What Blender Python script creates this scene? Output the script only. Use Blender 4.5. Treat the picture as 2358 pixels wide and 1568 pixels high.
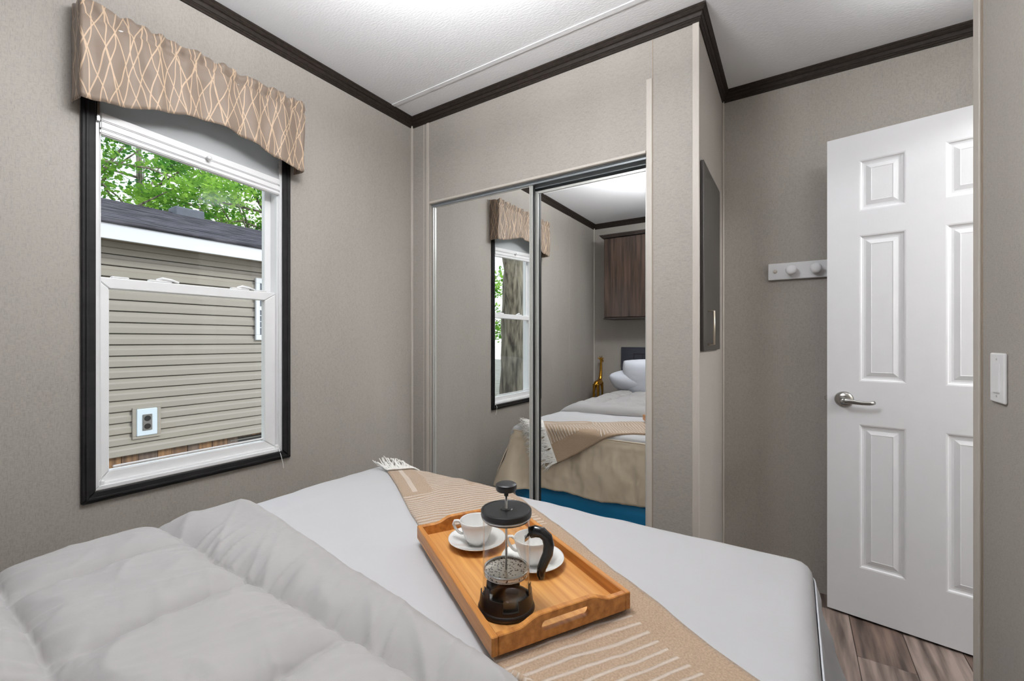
import bpy, bmesh, math, random
from mathutils import Vector, Matrix, noise as mn
random.seed(7)
S = bpy.context.scene
COL = S.collection
PI = math.pi
R = math.radians
for o in list(bpy.data.objects):
    bpy.data.objects.remove(o)

# ------------------------------------------------------------------ camera, world, sun, exposure
cam_d = bpy.data.cameras.new('camera')
cam = bpy.data.objects.new('camera', cam_d)
COL.objects.link(cam)
cam.location = (0, 0, 1.15)
cam.rotation_euler = (R(90), 0, R(33.0))
cam_d.sensor_width = 36
cam_d.lens = 997 / 2358 * 36
cam_d.clip_start = 0.02
cam_d.clip_end = 200
S.camera = cam
S.view_settings.view_transform = 'Standard'
S.view_settings.look = 'None'
S.view_settings.exposure = 0.45
S.view_settings.gamma = 1.0
S.view_settings.use_curve_mapping = False
S.cycles.use_denoising = True
S.cycles.use_adaptive_sampling = True
S.cycles.adaptive_threshold = 0.03
S.cycles.max_bounces = 7
S.cycles.diffuse_bounces = 4
S.cycles.glossy_bounces = 5
S.cycles.transparent_max_bounces = 16
S.cycles.sample_clamp_indirect = 6

LAMP_POWER = 56.0
HALL_FILL_POWER = 130.0
ALCOVE_FILL_POWER = 54.0
w = bpy.data.worlds.new('sky')
S.world = w
w.use_nodes = True
nt = w.node_tree
nt.nodes.clear()
out = nt.nodes.new('ShaderNodeOutputWorld')
bg = nt.nodes.new('ShaderNodeBackground')
tc = nt.nodes.new('ShaderNodeTexCoord')
sep = nt.nodes.new('ShaderNodeSeparateXYZ')
ramp = nt.nodes.new('ShaderNodeValToRGB')
ramp.color_ramp.elements[0].position = 0.0
ramp.color_ramp.elements[0].color = (0.95, 0.97, 1.0, 1)
ramp.color_ramp.elements[1].position = 0.7
ramp.color_ramp.elements[1].color = (0.50, 0.66, 0.95, 1)
cl = nt.nodes.new('ShaderNodeTexNoise')
cl.inputs['Scale'].default_value = 3.2
cl.inputs['Detail'].default_value = 7
clr = nt.nodes.new('ShaderNodeValToRGB')
clr.color_ramp.elements[0].position = 0.40
clr.color_ramp.elements[1].position = 0.62
mixc = nt.nodes.new('ShaderNodeMix')
mixc.data_type = 'RGBA'
mixc.inputs['B'].default_value = (1.0, 1.0, 1.0, 1)
L = nt.links.new
L(tc.outputs['Generated'], sep.inputs[0])
L(sep.outputs['Z'], ramp.inputs[0])
L(tc.outputs['Generated'], cl.inputs['Vector'])
L(cl.outputs['Fac'], clr.inputs[0])
L(clr.outputs[0], mixc.inputs['Factor'])
L(ramp.outputs[0], mixc.inputs['A'])
L(mixc.outputs['Result'], bg.inputs['Color'])
bg.inputs['Strength'].default_value = 1.5
L(bg.outputs[0], out.inputs[0])

sun_d = bpy.data.lights.new('sun', 'SUN')
sun_d.energy = 1.4
sun_d.angle = R(14)
sun_d.color = (1.0, 0.96, 0.9)
sun = bpy.data.objects.new('sun', sun_d)
COL.objects.link(sun)
sun.rotation_euler = Vector((-0.80, -0.40, -0.62)).to_track_quat('-Z', 'Y').to_euler()

# ------------------------------------------------------------------ materials
M = {}


def srgb(r, g, b):
    def c(v):
        v /= 255
        return v / 12.92 if v <= 0.04045 else ((v + 0.055) / 1.055) ** 2.4
    return (c(r), c(g), c(b), 1)


def nn(t, kind, **kw):
    n = t.nodes.new(kind)
    for k, v in kw.items():
        n.inputs[k].default_value = v
    return n


def mat(name, col, rough=0.5, metal=0.0, var=0.0, scale=(20, 20, 20), bump=0.0, bscale=None, detail=4, spec=0.5,
        sheen=0.0, coat=0.0, col2=None, uv=False, lo=0.3, hi=0.7):
    m = bpy.data.materials.new(name)
    m.use_nodes = True
    t = m.node_tree
    b = t.nodes['Principled BSDF']
    b.inputs['Roughness'].default_value = rough
    b.inputs['Metallic'].default_value = metal
    b.inputs['Specular IOR Level'].default_value = spec
    b.inputs['Sheen Weight'].default_value = sheen
    b.inputs['Coat Weight'].default_value = coat
    b.inputs['Base Color'].default_value = col
    co = nn(t, 'ShaderNodeTexCoord')
    src = co.outputs['UV' if uv else 'Object']
    if var > 0 or col2:
        mp = nn(t, 'ShaderNodeMapping', Scale=scale)
        t.links.new(src, mp.inputs['Vector'])
        nz = nn(t, 'ShaderNodeTexNoise', Scale=1.0, Detail=detail)
        t.links.new(mp.outputs[0], nz.inputs['Vector'])
        rp = nn(t, 'ShaderNodeValToRGB')
        rp.color_ramp.elements[0].position = lo
        rp.color_ramp.elements[1].position = hi
        if col2:
            rp.color_ramp.elements[0].color = col2
            rp.color_ramp.elements[1].color = col
        else:
            rp.color_ramp.elements[0].color = tuple(c * (1 - var) for c in col[:3]) + (1,)
            rp.color_ramp.elements[1].color = tuple(min(1, c * (1 + var)) for c in col[:3]) + (1,)
        t.links.new(nz.outputs['Fac'], rp.inputs[0])
        t.links.new(rp.outputs[0], b.inputs['Base Color'])
    if bump > 0:
        mp2 = nn(t, 'ShaderNodeMapping', Scale=bscale or scale)
        t.links.new(src, mp2.inputs['Vector'])
        nz2 = nn(t, 'ShaderNodeTexNoise', Scale=1.0, Detail=detail)
        t.links.new(mp2.outputs[0], nz2.inputs['Vector'])
        bp = nn(t, 'ShaderNodeBump', Strength=bump, Distance=0.01)
        t.links.new(nz2.outputs['Fac'], bp.inputs['Height'])
        t.links.new(bp.outputs[0], b.inputs['Normal'])
    M[name] = m
    return m


def wallpaper(name, col):
    # woven linen wallpaper: two directions of fine slubs
    m = bpy.data.materials.new(name)
    m.use_nodes = True
    t = m.node_tree
    b = t.nodes['Principled BSDF']
    b.inputs['Roughness'].default_value = 0.62
    b.inputs['Specular IOR Level'].default_value = 0.25
    co = nn(t, 'ShaderNodeTexCoord')
    outs = []
    for sc in ((620, 620, 90), (90, 90, 680), (5, 5, 1.2)):
        mp = nn(t, 'ShaderNodeMapping', Scale=sc)
        t.links.new(co.outputs['Object'], mp.inputs['Vector'])
        nz = nn(t, 'ShaderNodeTexNoise', Scale=1.0, Detail=3.0)
        t.links.new(mp.outputs[0], nz.inputs['Vector'])
        outs.append(nz.outputs['Fac'])
    mm = nn(t, 'ShaderNodeMath')
    mm.operation = 'MINIMUM'
    t.links.new(outs[0], mm.inputs[0])
    t.links.new(outs[1], mm.inputs[1])
    m2 = nn(t, 'ShaderNodeMath')
    m2.operation = 'MULTIPLY_ADD'
    m2.inputs[1].default_value = 0.22
    t.links.new(outs[2], m2.inputs[0])
    t.links.new(mm.outputs[0], m2.inputs[2])
    rp = nn(t, 'ShaderNodeValToRGB')
    rp.color_ramp.elements[0].position = 0.36
    rp.color_ramp.elements[1].position = 0.62
    rp.color_ramp.elements[0].color = tuple(c * 0.80 for c in col[:3]) + (1,)
    rp.color_ramp.elements[1].color = tuple(c * 1.08 for c in col[:3]) + (1,)
    t.links.new(m2.outputs[0], rp.inputs[0])
    t.links.new(rp.outputs[0], b.inputs['Base Color'])
    bp = nn(t, 'ShaderNodeBump', Strength=0.12, Distance=0.004)
    t.links.new(mm.outputs[0], bp.inputs['Height'])
    t.links.new(bp.outputs[0], b.inputs['Normal'])
    M[name] = m


wallpaper('wallpaper', srgb(160, 154, 147))
mat('ceiling', srgb(238, 238, 240), 0.8, bump=0.12, scale=(60, 160, 60), var=0.015, detail=3)
mat('crown', srgb(42, 35, 30), 0.55, spec=0.2, var=0.35, scale=(60, 60, 160), bump=0.05)
mat('black_trim', srgb(33, 32, 32), 0.6, spec=0.15, var=0.2, scale=(40, 6, 40), bump=0.04)
mat('batten', srgb(190, 183, 174), 0.5, var=0.03, scale=(200, 200, 30))
mat('vinyl', srgb(238, 238, 238), 0.32, var=0.01)
mat('door_white', srgb(222, 222, 224), 0.42, bump=0.06, bscale=(220, 220, 12), var=0.008)
mat('plank', srgb(124, 107, 97), 0.5, col2=srgb(54, 42, 36), scale=(34, 2.6, 30), bump=0.12, bscale=(70, 5, 40), detail=7, lo=0.36, hi=0.66)
mat('plank_b', srgb(136, 121, 112), 0.5, col2=srgb(60, 48, 41), scale=(30, 2.2, 30), bump=0.12, bscale=(70, 5, 40), detail=7, lo=0.36, hi=0.64)
mat('plank_c', srgb(108, 90, 80), 0.5, col2=srgb(50, 39, 33), scale=(38, 2.9, 30), bump=0.12, bscale=(70, 5, 40), detail=7, lo=0.36, hi=0.66)
mat('floor_joint', srgb(40, 34, 30), 0.8)
mat('steel', srgb(205, 205, 205), 0.22, metal=1.0, bump=0.02, bscale=(200, 200, 200))
mat('nickel', srgb(168, 166, 162), 0.26, metal=1.0, var=0.03)
mat('satin_nickel', srgb(222, 210, 190), 0.3, metal=1.0)
mat('alu', srgb(206, 206, 202), 0.35, metal=0.35, var=0.02, scale=(4, 4, 120))
mat('track', srgb(150, 156, 160), 0.4, metal=0.2, var=0.03)
mat('rubber', srgb(22, 22, 22), 0.6)
mat('mirror', (0.93, 0.94, 0.935, 1), 0.0, metal=1.0)
mat('dark_cabinet', srgb(58, 54, 51), 0.42, var=0.2, scale=(60, 60, 5), bump=0.06)
mat('walnut', srgb(80, 63, 54), 0.24, col2=srgb(40, 31, 27), scale=(55, 55, 2.6), bump=0.05, detail=6)
mat('walnut_edge', srgb(52, 44, 40), 0.35, var=0.2, scale=(40, 40, 4))
mat('headboard', srgb(50, 52, 62), 0.35, var=0.18, scale=(4, 40, 60), bump=0.05)
mat('white_cloth', srgb(194, 193, 194), 0.85, sheen=0.15, bump=0.16, bscale=(14, 14, 14), detail=5, var=0.012, scale=(4, 4, 4))
mat('comforter', srgb(168, 165, 163), 0.85, sheen=0.15, bump=0.22, bscale=(16, 16, 16), detail=6, var=0.01, scale=(4, 4, 4))
mat('side_cloth', srgb(226, 228, 234), 0.7, sheen=0.1, bump=0.1, bscale=(14, 14, 4))
mat('beige_satin', srgb(226, 209, 184), 0.42, sheen=0.2, bump=0.18, bscale=(14, 14, 5), detail=5, var=0.05, scale=(6, 6, 3))
mat('pillow', srgb(226, 230, 240), 0.75, sheen=0.15, bump=0.2, bscale=(14, 14, 14), detail=5)
mat('blue_fabric', srgb(24, 140, 200), 0.45, var=0.18, scale=(2, 2, 14), bump=0.12, bscale=(4, 4, 24))
mat('fringe', srgb(244, 241, 236), 0.9, var=0.05, scale=(80, 80, 80))
mat('black_plastic', srgb(20, 20, 21), 0.38, var=0.1, scale=(60, 60, 60))
mat('black_gloss', srgb(16, 16, 17), 0.22, coat=0.3)
mat('porcelain', srgb(236, 235, 232), 0.12, coat=0.4)
mat('brass', srgb(190, 140, 50), 0.25, metal=1.0, var=0.15, scale=(18, 18, 18))
mat('ceil_lamp_rim', srgb(220, 220, 220), 0.3, metal=0.6)
mat('hall_wall', srgb(215, 212, 206), 0.7, var=0.03)
mat('night_wood', srgb(52, 46, 44), 0.45, var=0.2, scale=(40, 40, 4))
mat('siding', srgb(160, 153, 142), 0.55, var=0.03, scale=(2, 3, 30), bump=0.05, bscale=(40, 4, 120))
mat('siding_lap_shadow', srgb(62, 55, 48), 0.8)  # dark colour stands in for the shadow line under each siding lap
mat('fascia', srgb(222, 224, 230), 0.4)
mat('soffit', srgb(150, 136, 120), 0.7)
mat('shingle', srgb(92, 90, 98), 0.9, col2=srgb(44, 43, 50), scale=(9, 3.5, 30), bump=0.9, bscale=(24, 7, 30), detail=8, lo=0.35, hi=0.65)
mat('roof_vent', srgb(86, 92, 102), 0.6, var=0.1)
for i, (a, b_) in enumerate(((srgb(150, 114, 82), srgb(84, 62, 46)), (srgb(132, 112, 98), srgb(78, 64, 56)),
                             (srgb(164, 124, 84), srgb(104, 76, 52)), (srgb(116, 104, 98), srgb(70, 62, 60)))):
    mat('skirting_%d' % i, a, 0.7, col2=b_, scale=(20, 30, 3), detail=6)
mat('vent_dark', srgb(30, 28, 28), 0.6)
mat('outlet_grey', srgb(118, 116, 112), 0.5, var=0.1)
mat('outlet_plate', srgb(214, 226, 234), 0.25)
mat('neighbour_glass', srgb(86, 92, 102), 0.08, var=0.3, scale=(1, 6, 14))
mat('bark', srgb(150, 142, 124), 0.95, col2=srgb(76, 70, 60), scale=(20, 20, 3.2), bump=1.0, bscale=(26, 26, 5), detail=8, lo=0.36, hi=0.66)
mat('ground', srgb(150, 146, 138), 0.95, col2=srgb(118, 118, 100), scale=(3, 3, 3), bump=0.4, bscale=(40, 40, 40), detail=8)
mat('stone_wall', srgb(150, 144, 134), 0.9, var=0.2, scale=(4, 4, 8))


def leaf_mat(name, c1, c2):
    m = bpy.data.materials.new(name)
    m.use_nodes = True
    t = m.node_tree
    t.nodes.clear()
    o = nn(t, 'ShaderNodeOutputMaterial')
    co = nn(t, 'ShaderNodeTexCoord')
    nz = nn(t, 'ShaderNodeTexNoise', Scale=1.7, Detail=3.0)
    t.links.new(co.outputs['Object'], nz.inputs['Vector'])
    rp = nn(t, 'ShaderNodeValToRGB')
    rp.color_ramp.elements[0].position = 0.36
    rp.color_ramp.elements[1].position = 0.64
    rp.color_ramp.elements[0].color = c1
    rp.color_ramp.elements[1].color = c2
    t.links.new(nz.outputs['Fac'], rp.inputs[0])
    d = nn(t, 'ShaderNodeBsdfDiffuse')
    tr = nn(t, 'ShaderNodeBsdfTranslucent')
    mx = nn(t, 'ShaderNodeMixShader', Fac=0.45)
    t.links.new(rp.outputs[0], d.inputs['Color'])
    t.links.new(rp.outputs[0], tr.inputs['Color'])
    t.links.new(d.outputs[0], mx.inputs[1])
    t.links.new(tr.outputs[0], mx.inputs[2])
    t.links.new(mx.outputs[0], o.inputs[0])
    M[name] = m


leaf_mat('leaf', srgb(74, 138, 48), srgb(170, 212, 92))
leaf_mat('leaf_dark', srgb(62, 116, 56), srgb(128, 182, 96))


def glass_mat(name, tint=(1, 1, 1, 1), ior=1.45, rough=0.0, edge=0.0):
    # thin pane: clear transmission with a Fresnel reflection
    m = bpy.data.materials.new(name)
    m.use_nodes = True
    t = m.node_tree
    t.nodes.clear()
    o = nn(t, 'ShaderNodeOutputMaterial')
    tr = nn(t, 'ShaderNodeBsdfTransparent', Color=tint)
    gl = nn(t, 'ShaderNodeBsdfGlossy', Roughness=rough)
    lw = nn(t, 'ShaderNodeLayerWeight', Blend=0.5)
    pw = nn(t, 'ShaderNodeMath')
    pw.operation = 'POWER'
    pw.inputs[1].default_value = 5.0
    t.links.new(lw.outputs['Facing'], pw.inputs[0])
    fr = nn(t, 'ShaderNodeMath')
    fr.operation = 'MULTIPLY_ADD'
    f0 = ((ior - 1) / (ior + 1)) ** 2
    fr.inputs[1].default_value = 1 - f0
    fr.inputs[2].default_value = f0
    t.links.new(pw.outputs[0], fr.inputs[0])
    mx = nn(t, 'ShaderNodeMixShader')
    t.links.new(fr.outputs[0], mx.inputs[0])
    t.links.new(tr.outputs[0], mx.inputs[1])
    t.links.new(gl.outputs[0], mx.inputs[2])
    t.links.new(mx.outputs[0], o.inputs[0])
    M[name] = m


glass_mat('pane', (0.97, 0.985, 0.98, 1), 1.3)
glass_mat('beaker', (0.97, 0.97, 0.96, 1), 1.7)


def emit_mat(name, col, strength):
    m = bpy.data.materials.new(name)
    m.use_nodes = True
    t = m.node_tree
    t.nodes.clear()
    o = nn(t, 'ShaderNodeOutputMaterial')
    e = nn(t, 'ShaderNodeEmission', Color=col, Strength=strength)
    t.links.new(e.outputs[0], o.inputs[0])
    M[name] = m


NEUTRAL = (0.965, 0.983, 1.0, 1)
emit_mat('room_shade', NEUTRAL, LAMP_POWER)
emit_mat('room_up', NEUTRAL, LAMP_POWER * 3.8)
emit_mat('room_down', NEUTRAL, LAMP_POWER * 0.5)
emit_mat('hall_shade', NEUTRAL, HALL_FILL_POWER)
emit_mat('hall_up', NEUTRAL, HALL_FILL_POWER)
emit_mat('hall_down', NEUTRAL, HALL_FILL_POWER * 0.5)
emit_mat('alcove_fill_up', NEUTRAL, ALCOVE_FILL_POWER)


def bamboo(name, base, dark):
    m = bpy.data.materials.new(name)
    m.use_nodes = True
    t = m.node_tree
    b = t.nodes['Principled BSDF']
    b.inputs['Roughness'].default_value = 0.4
    co = nn(t, 'ShaderNodeTexCoord')
    mp = nn(t, 'ShaderNodeMapping', Scale=(3, 80, 80))
    t.links.new(co.outputs['Object'], mp.inputs['Vector'])
    nz = nn(t, 'ShaderNodeTexNoise', Scale=1.0, Detail=5.0)
    t.links.new(mp.outputs[0], nz.inputs['Vector'])
    rp = nn(t, 'ShaderNodeValToRGB')
    rp.color_ramp.elements[0].position = 0.32
    rp.color_ramp.elements[1].position = 0.68
    rp.color_ramp.elements[0].color = dark
    rp.color_ramp.elements[1].color = base
    t.links.new(nz.outputs['Fac'], rp.inputs[0])
    t.links.new(rp.outputs[0], b.inputs['Base Color'])
    M[name] = m


bamboo('bamboo', srgb(222, 166, 98), srgb(186, 124, 60))
bamboo('bamboo_dark', srgb(206, 142, 70), srgb(160, 98, 40))


def valance_mat():
    m = bpy.data.materials.new('valance_fabric')
    m.use_nodes = True
    t = m.node_tree
    b = t.nodes['Principled BSDF']
    b.inputs['Roughness'].default_value = 0.6
    b.inputs['Sheen Weight'].default_value = 0.2
    uv = nn(t, 'ShaderNodeTexCoord')

    def vor(scale, loc, rot, width):
        mp = nn(t, 'ShaderNodeMapping', Scale=scale, Location=loc, Rotation=rot)
        t.links.new(uv.outputs['UV'], mp.inputs['Vector'])
        v = nn(t, 'ShaderNodeTexVoronoi', Scale=1.0)
        v.voronoi_dimensions = '2D'
        v.feature = 'DISTANCE_TO_EDGE'
        t.links.new(mp.outputs[0], v.inputs['Vector'])
        l = nn(t, 'ShaderNodeMath')
        l.operation = 'LESS_THAN'
        l.inputs[1].default_value = width
        t.links.new(v.outputs['Distance'], l.inputs[0])
        return l.outputs[0]

    def lines(slope, spacing, width, seed, wob):
        # slanted hand-drawn lines, wobbling slowly
        mp = nn(t, 'ShaderNodeMapping', Scale=(7, 5, 1), Location=(seed, seed * 2, 0))
        t.links.new(uv.outputs['UV'], mp.inputs['Vector'])
        nz = nn(t, 'ShaderNodeTexNoise', Scale=1.0, Detail=1.0)
        t.links.new(mp.outputs[0], nz.inputs['Vector'])
        sp = nn(t, 'ShaderNodeSeparateXYZ')
        t.links.new(uv.outputs['UV'], sp.inputs[0])
        a = nn(t, 'ShaderNodeMath')
        a.operation = 'MULTIPLY_ADD'
        a.inputs[1].default_value = slope
        t.links.new(sp.outputs['Y'], a.inputs[0])
        t.links.new(sp.outputs['X'], a.inputs[2])
        c = nn(t, 'ShaderNodeMath')
        c.operation = 'MULTIPLY_ADD'
        c.inputs[1].default_value = wob
        t.links.new(nz.outputs['Fac'], c.inputs[0])
        t.links.new(a.outputs[0], c.inputs[2])
        d = nn(t, 'ShaderNodeMath')
        d.operation = 'PINGPONG'
        d.inputs[1].default_value = spacing
        t.links.new(c.outputs[0], d.inputs[0])
        e = nn(t, 'ShaderNodeMath')
        e.operation = 'LESS_THAN'
        e.inputs[1].default_value = width
        t.links.new(d.outputs[0], e.inputs[0])
        return e.outputs[0]
    parts = [lines(0.36, 0.022, 0.0016, 1.3, 0.045), lines(-0.33, 0.025, 0.0016, 4.1, 0.05), lines(0.15, 0.030, 0.0015, 8.7, 0.06),
             lines(-0.14, 0.027, 0.0015, 12.7, 0.06)]
    cur = parts[0]
    for p in parts[1:]:
        x = nn(t, 'ShaderNodeMath')
        x.operation = 'MAXIMUM'
        t.links.new(cur, x.inputs[0])
        t.links.new(p, x.inputs[1])
        cur = x.outputs[0]
    mx = nn(t, 'ShaderNodeMix')
    mx.data_type = 'RGBA'
    mx.inputs['A'].default_value = srgb(120, 104, 90)
    mx.inputs['B'].default_value = srgb(192, 166, 138)
    t.links.new(cur, mx.inputs['Factor'])
    t.links.new(mx.outputs['Result'], b.inputs['Base Color'])
    M['valance_fabric'] = m


valance_mat()


def shade_mat():
    m = bpy.data.materials.new('pleated_shade')
    m.use_nodes = True
    t = m.node_tree
    t.nodes.clear()
    o = nn(t, 'ShaderNodeOutputMaterial')
    d = nn(t, 'ShaderNodeBsdfDiffuse', Color=srgb(238, 238, 238))
    tr = nn(t, 'ShaderNodeBsdfTranslucent', Color=srgb(250, 250, 250))
    mx = nn(t, 'ShaderNodeMixShader', Fac=0.85)
    t.links.new(d.outputs[0], mx.inputs[1])
    t.links.new(tr.outputs[0], mx.inputs[2])
    t.links.new(mx.outputs[0], o.inputs[0])
    M['pleated_shade'] = m


shade_mat()


def throw_mat():
    m = bpy.data.materials.new('throw_knit')
    m.use_nodes = True
    t = m.node_tree
    b = t.nodes['Principled BSDF']
    b.inputs['Roughness'].default_value = 0.95
    b.inputs['Sheen Weight'].default_value = 0.3
    uv = nn(t, 'ShaderNodeTexCoord')
    sp = nn(t, 'ShaderNodeSeparateXYZ')
    t.links.new(uv.outputs['UV'], sp.inputs[0])
    wob = nn(t, 'ShaderNodeTexNoise', Scale=6.0, Detail=1.0)
    t.links.new(uv.outputs['UV'], wob.inputs['Vector'])

    def math_(op, a, bb, cc=None):
        n = nn(t, 'ShaderNodeMath')
        n.operation = op
        for i, v in enumerate((a, bb, cc)):
            if v is None:
                continue
            if hasattr(v, 'links'):
                t.links.new(v, n.inputs[i])
            else:
                n.inputs[i].default_value = v
        return n.outputs[0]
    A, Wd = sp.outputs['X'], sp.outputs['Y']
    Aw = math_('MULTIPLY_ADD', wob.outputs['Fac'], 0.035, A)

    def band(v, lo, hi):
        return math_('MULTIPLY', math_('GREATER_THAN', v, lo), math_('LESS_THAN', v, hi))

    def stripes(lo, hi, wlo, whi, sp_, wd):
        mr = nn(t, 'ShaderNodeMapRange')
        mr.interpolation_type = 'SMOOTHSTEP'
        t.links.new(math_('PINGPONG', Aw, sp_ / 2), mr.inputs['Value'])
        mr.inputs['From Min'].default_value = wd * 0.2
        mr.inputs['From Max'].default_value = wd * 0.75
        mr.inputs['To Min'].default_value = 1.0
        mr.inputs['To Max'].default_value = 0.0
        pp = mr.outputs['Result']
        rag = math_('MULTIPLY_ADD', wob.outputs['Fac'], 0.06, Wd)
        return math_('MULTIPLY', pp, math_('MULTIPLY', band(A, lo, hi), band(rag, wlo, whi)))

    def linestripe(lo, hi, wc, wd):
        return math_('MULTIPLY', band(A, lo, hi), band(math_('MULTIPLY_ADD', wob.outputs['Fac'], 0.012, Wd), wc - wd, wc + wd))
    sets = [stripes(1.47, 1.86, 0.13, 0.28, 0.018, 0.0065),
            stripes(1.08, 1.47, -0.1, 0.36, 0.018, 0.007),
            stripes(0.43, 0.66, -0.1, 0.31, 0.023, 0.006),
            linestripe(1.49, 1.78, 0.052, 0.0085),
            linestripe(0.16, 0.41, 0.285, 0.0045), linestripe(0.30, 0.40, 0.215, 0.0045), linestripe(0.16, 0.40, 0.15, 0.0045),
            linestripe(0.1, 0.36, 0.09, 0.0045), stripes(-0.3, 0.2, -0.1, 0.4, 0.027, 0.010)]
    cur = sets[0]
    for p in sets[1:]:
        cur = math_('MAXIMUM', cur, p)
    fz = nn(t, 'ShaderNodeTexNoise', Scale=260.0, Detail=2.0)
    t.links.new(uv.outputs['UV'], fz.inputs['Vector'])
    cr = nn(t, 'ShaderNodeValToRGB')
    cr.color_ramp.elements[0].position = 0.3
    cr.color_ramp.elements[1].position = 0.7
    cr.color_ramp.elements[0].color = srgb(158, 134, 110)
    cr.color_ramp.elements[1].color = srgb(186, 160, 134)
    t.links.new(fz.outputs['Fac'], cr.inputs[0])
    mx = nn(t, 'ShaderNodeMix')
    mx.data_type = 'RGBA'
    mx.inputs['B'].default_value = srgb(206, 192, 178)
    t.links.new(cr.outputs[0], mx.inputs['A'])
    t.links.new(cur, mx.inputs['Factor'])
    t.links.new(mx.outputs['Result'], b.inputs['Base Color'])
    hh = math_('MULTIPLY_ADD', cur, 0.8, fz.outputs['Fac'])
    bp = nn(t, 'ShaderNodeBump', Strength=0.6, Distance=0.004)
    t.links.new(hh, bp.inputs['Height'])
    t.links.new(bp.outputs[0], b.inputs['Normal'])
    M['throw_knit'] = m


throw_mat()


def filter_mat():
    m = bpy.data.materials.new('filter_mesh')
    m.use_nodes = True
    t = m.node_tree
    b = t.nodes['Principled BSDF']
    b.inputs['Roughness'].default_value = 0.35
    b.inputs['Metallic'].default_value = 0.7
    co = nn(t, 'ShaderNodeTexCoord')
    v = nn(t, 'ShaderNodeTexVoronoi', Scale=190.0)
    t.links.new(co.outputs['Object'], v.inputs['Vector'])
    rp = nn(t, 'ShaderNodeValToRGB')
    rp.color_ramp.elements[0].position = 0.22
    rp.color_ramp.elements[1].position = 0.42
    rp.color_ramp.elements[0].color = srgb(60, 54, 48)
    rp.color_ramp.elements[1].color = srgb(226, 220, 210)
    t.links.new(v.outputs['Distance'], rp.inputs[0])
    t.links.new(rp.outputs[0], b.inputs['Base Color'])
    M['filter_mesh'] = m


filter_mat()

# ------------------------------------------------------------------ helpers
BASE = {}


def tag(o, label=None, cat=None, group=None, kind=None):
    if label:
        o['label'] = label
    if cat:
        o['category'] = cat
    if group:
        o['group'] = group
    if kind:
        o['kind'] = kind
    return o


def empty(name, loc=(0, 0, 0), rz=0.0, label=None, cat=None, group=None, kind=None, parent=None):
    o = bpy.data.objects.new(name, None)
    o.empty_display_size = 0.05
    COL.objects.link(o)
    o.location = loc
    o.rotation_euler = (0, 0, rz)
    BASE[o.name] = Vector(loc) if rz == 0 else Vector((0, 0, 0))
    return tag(o, label, cat, group, kind)


def link(name, me, m=None, parent=None, smooth=False, mods=None):
    """Mesh data comes in world metres (or in the root's local frame when the root is rotated)."""
    o = bpy.data.objects.new(name, me)
    COL.objects.link(o)
    if m is not None:
        me.materials.append(M[m] if isinstance(m, str) else m)
    if smooth:
        for p in me.polygons:
            p.use_smooth = True
    if parent is not None:
        b = BASE.get(parent.name, Vector((0, 0, 0)))
        if b.length > 0:
            me.transform(Matrix.Translation(-b))
        o.parent = parent
        BASE[o.name] = b
    else:
        BASE[o.name] = Vector((0, 0, 0))
    return o


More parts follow.
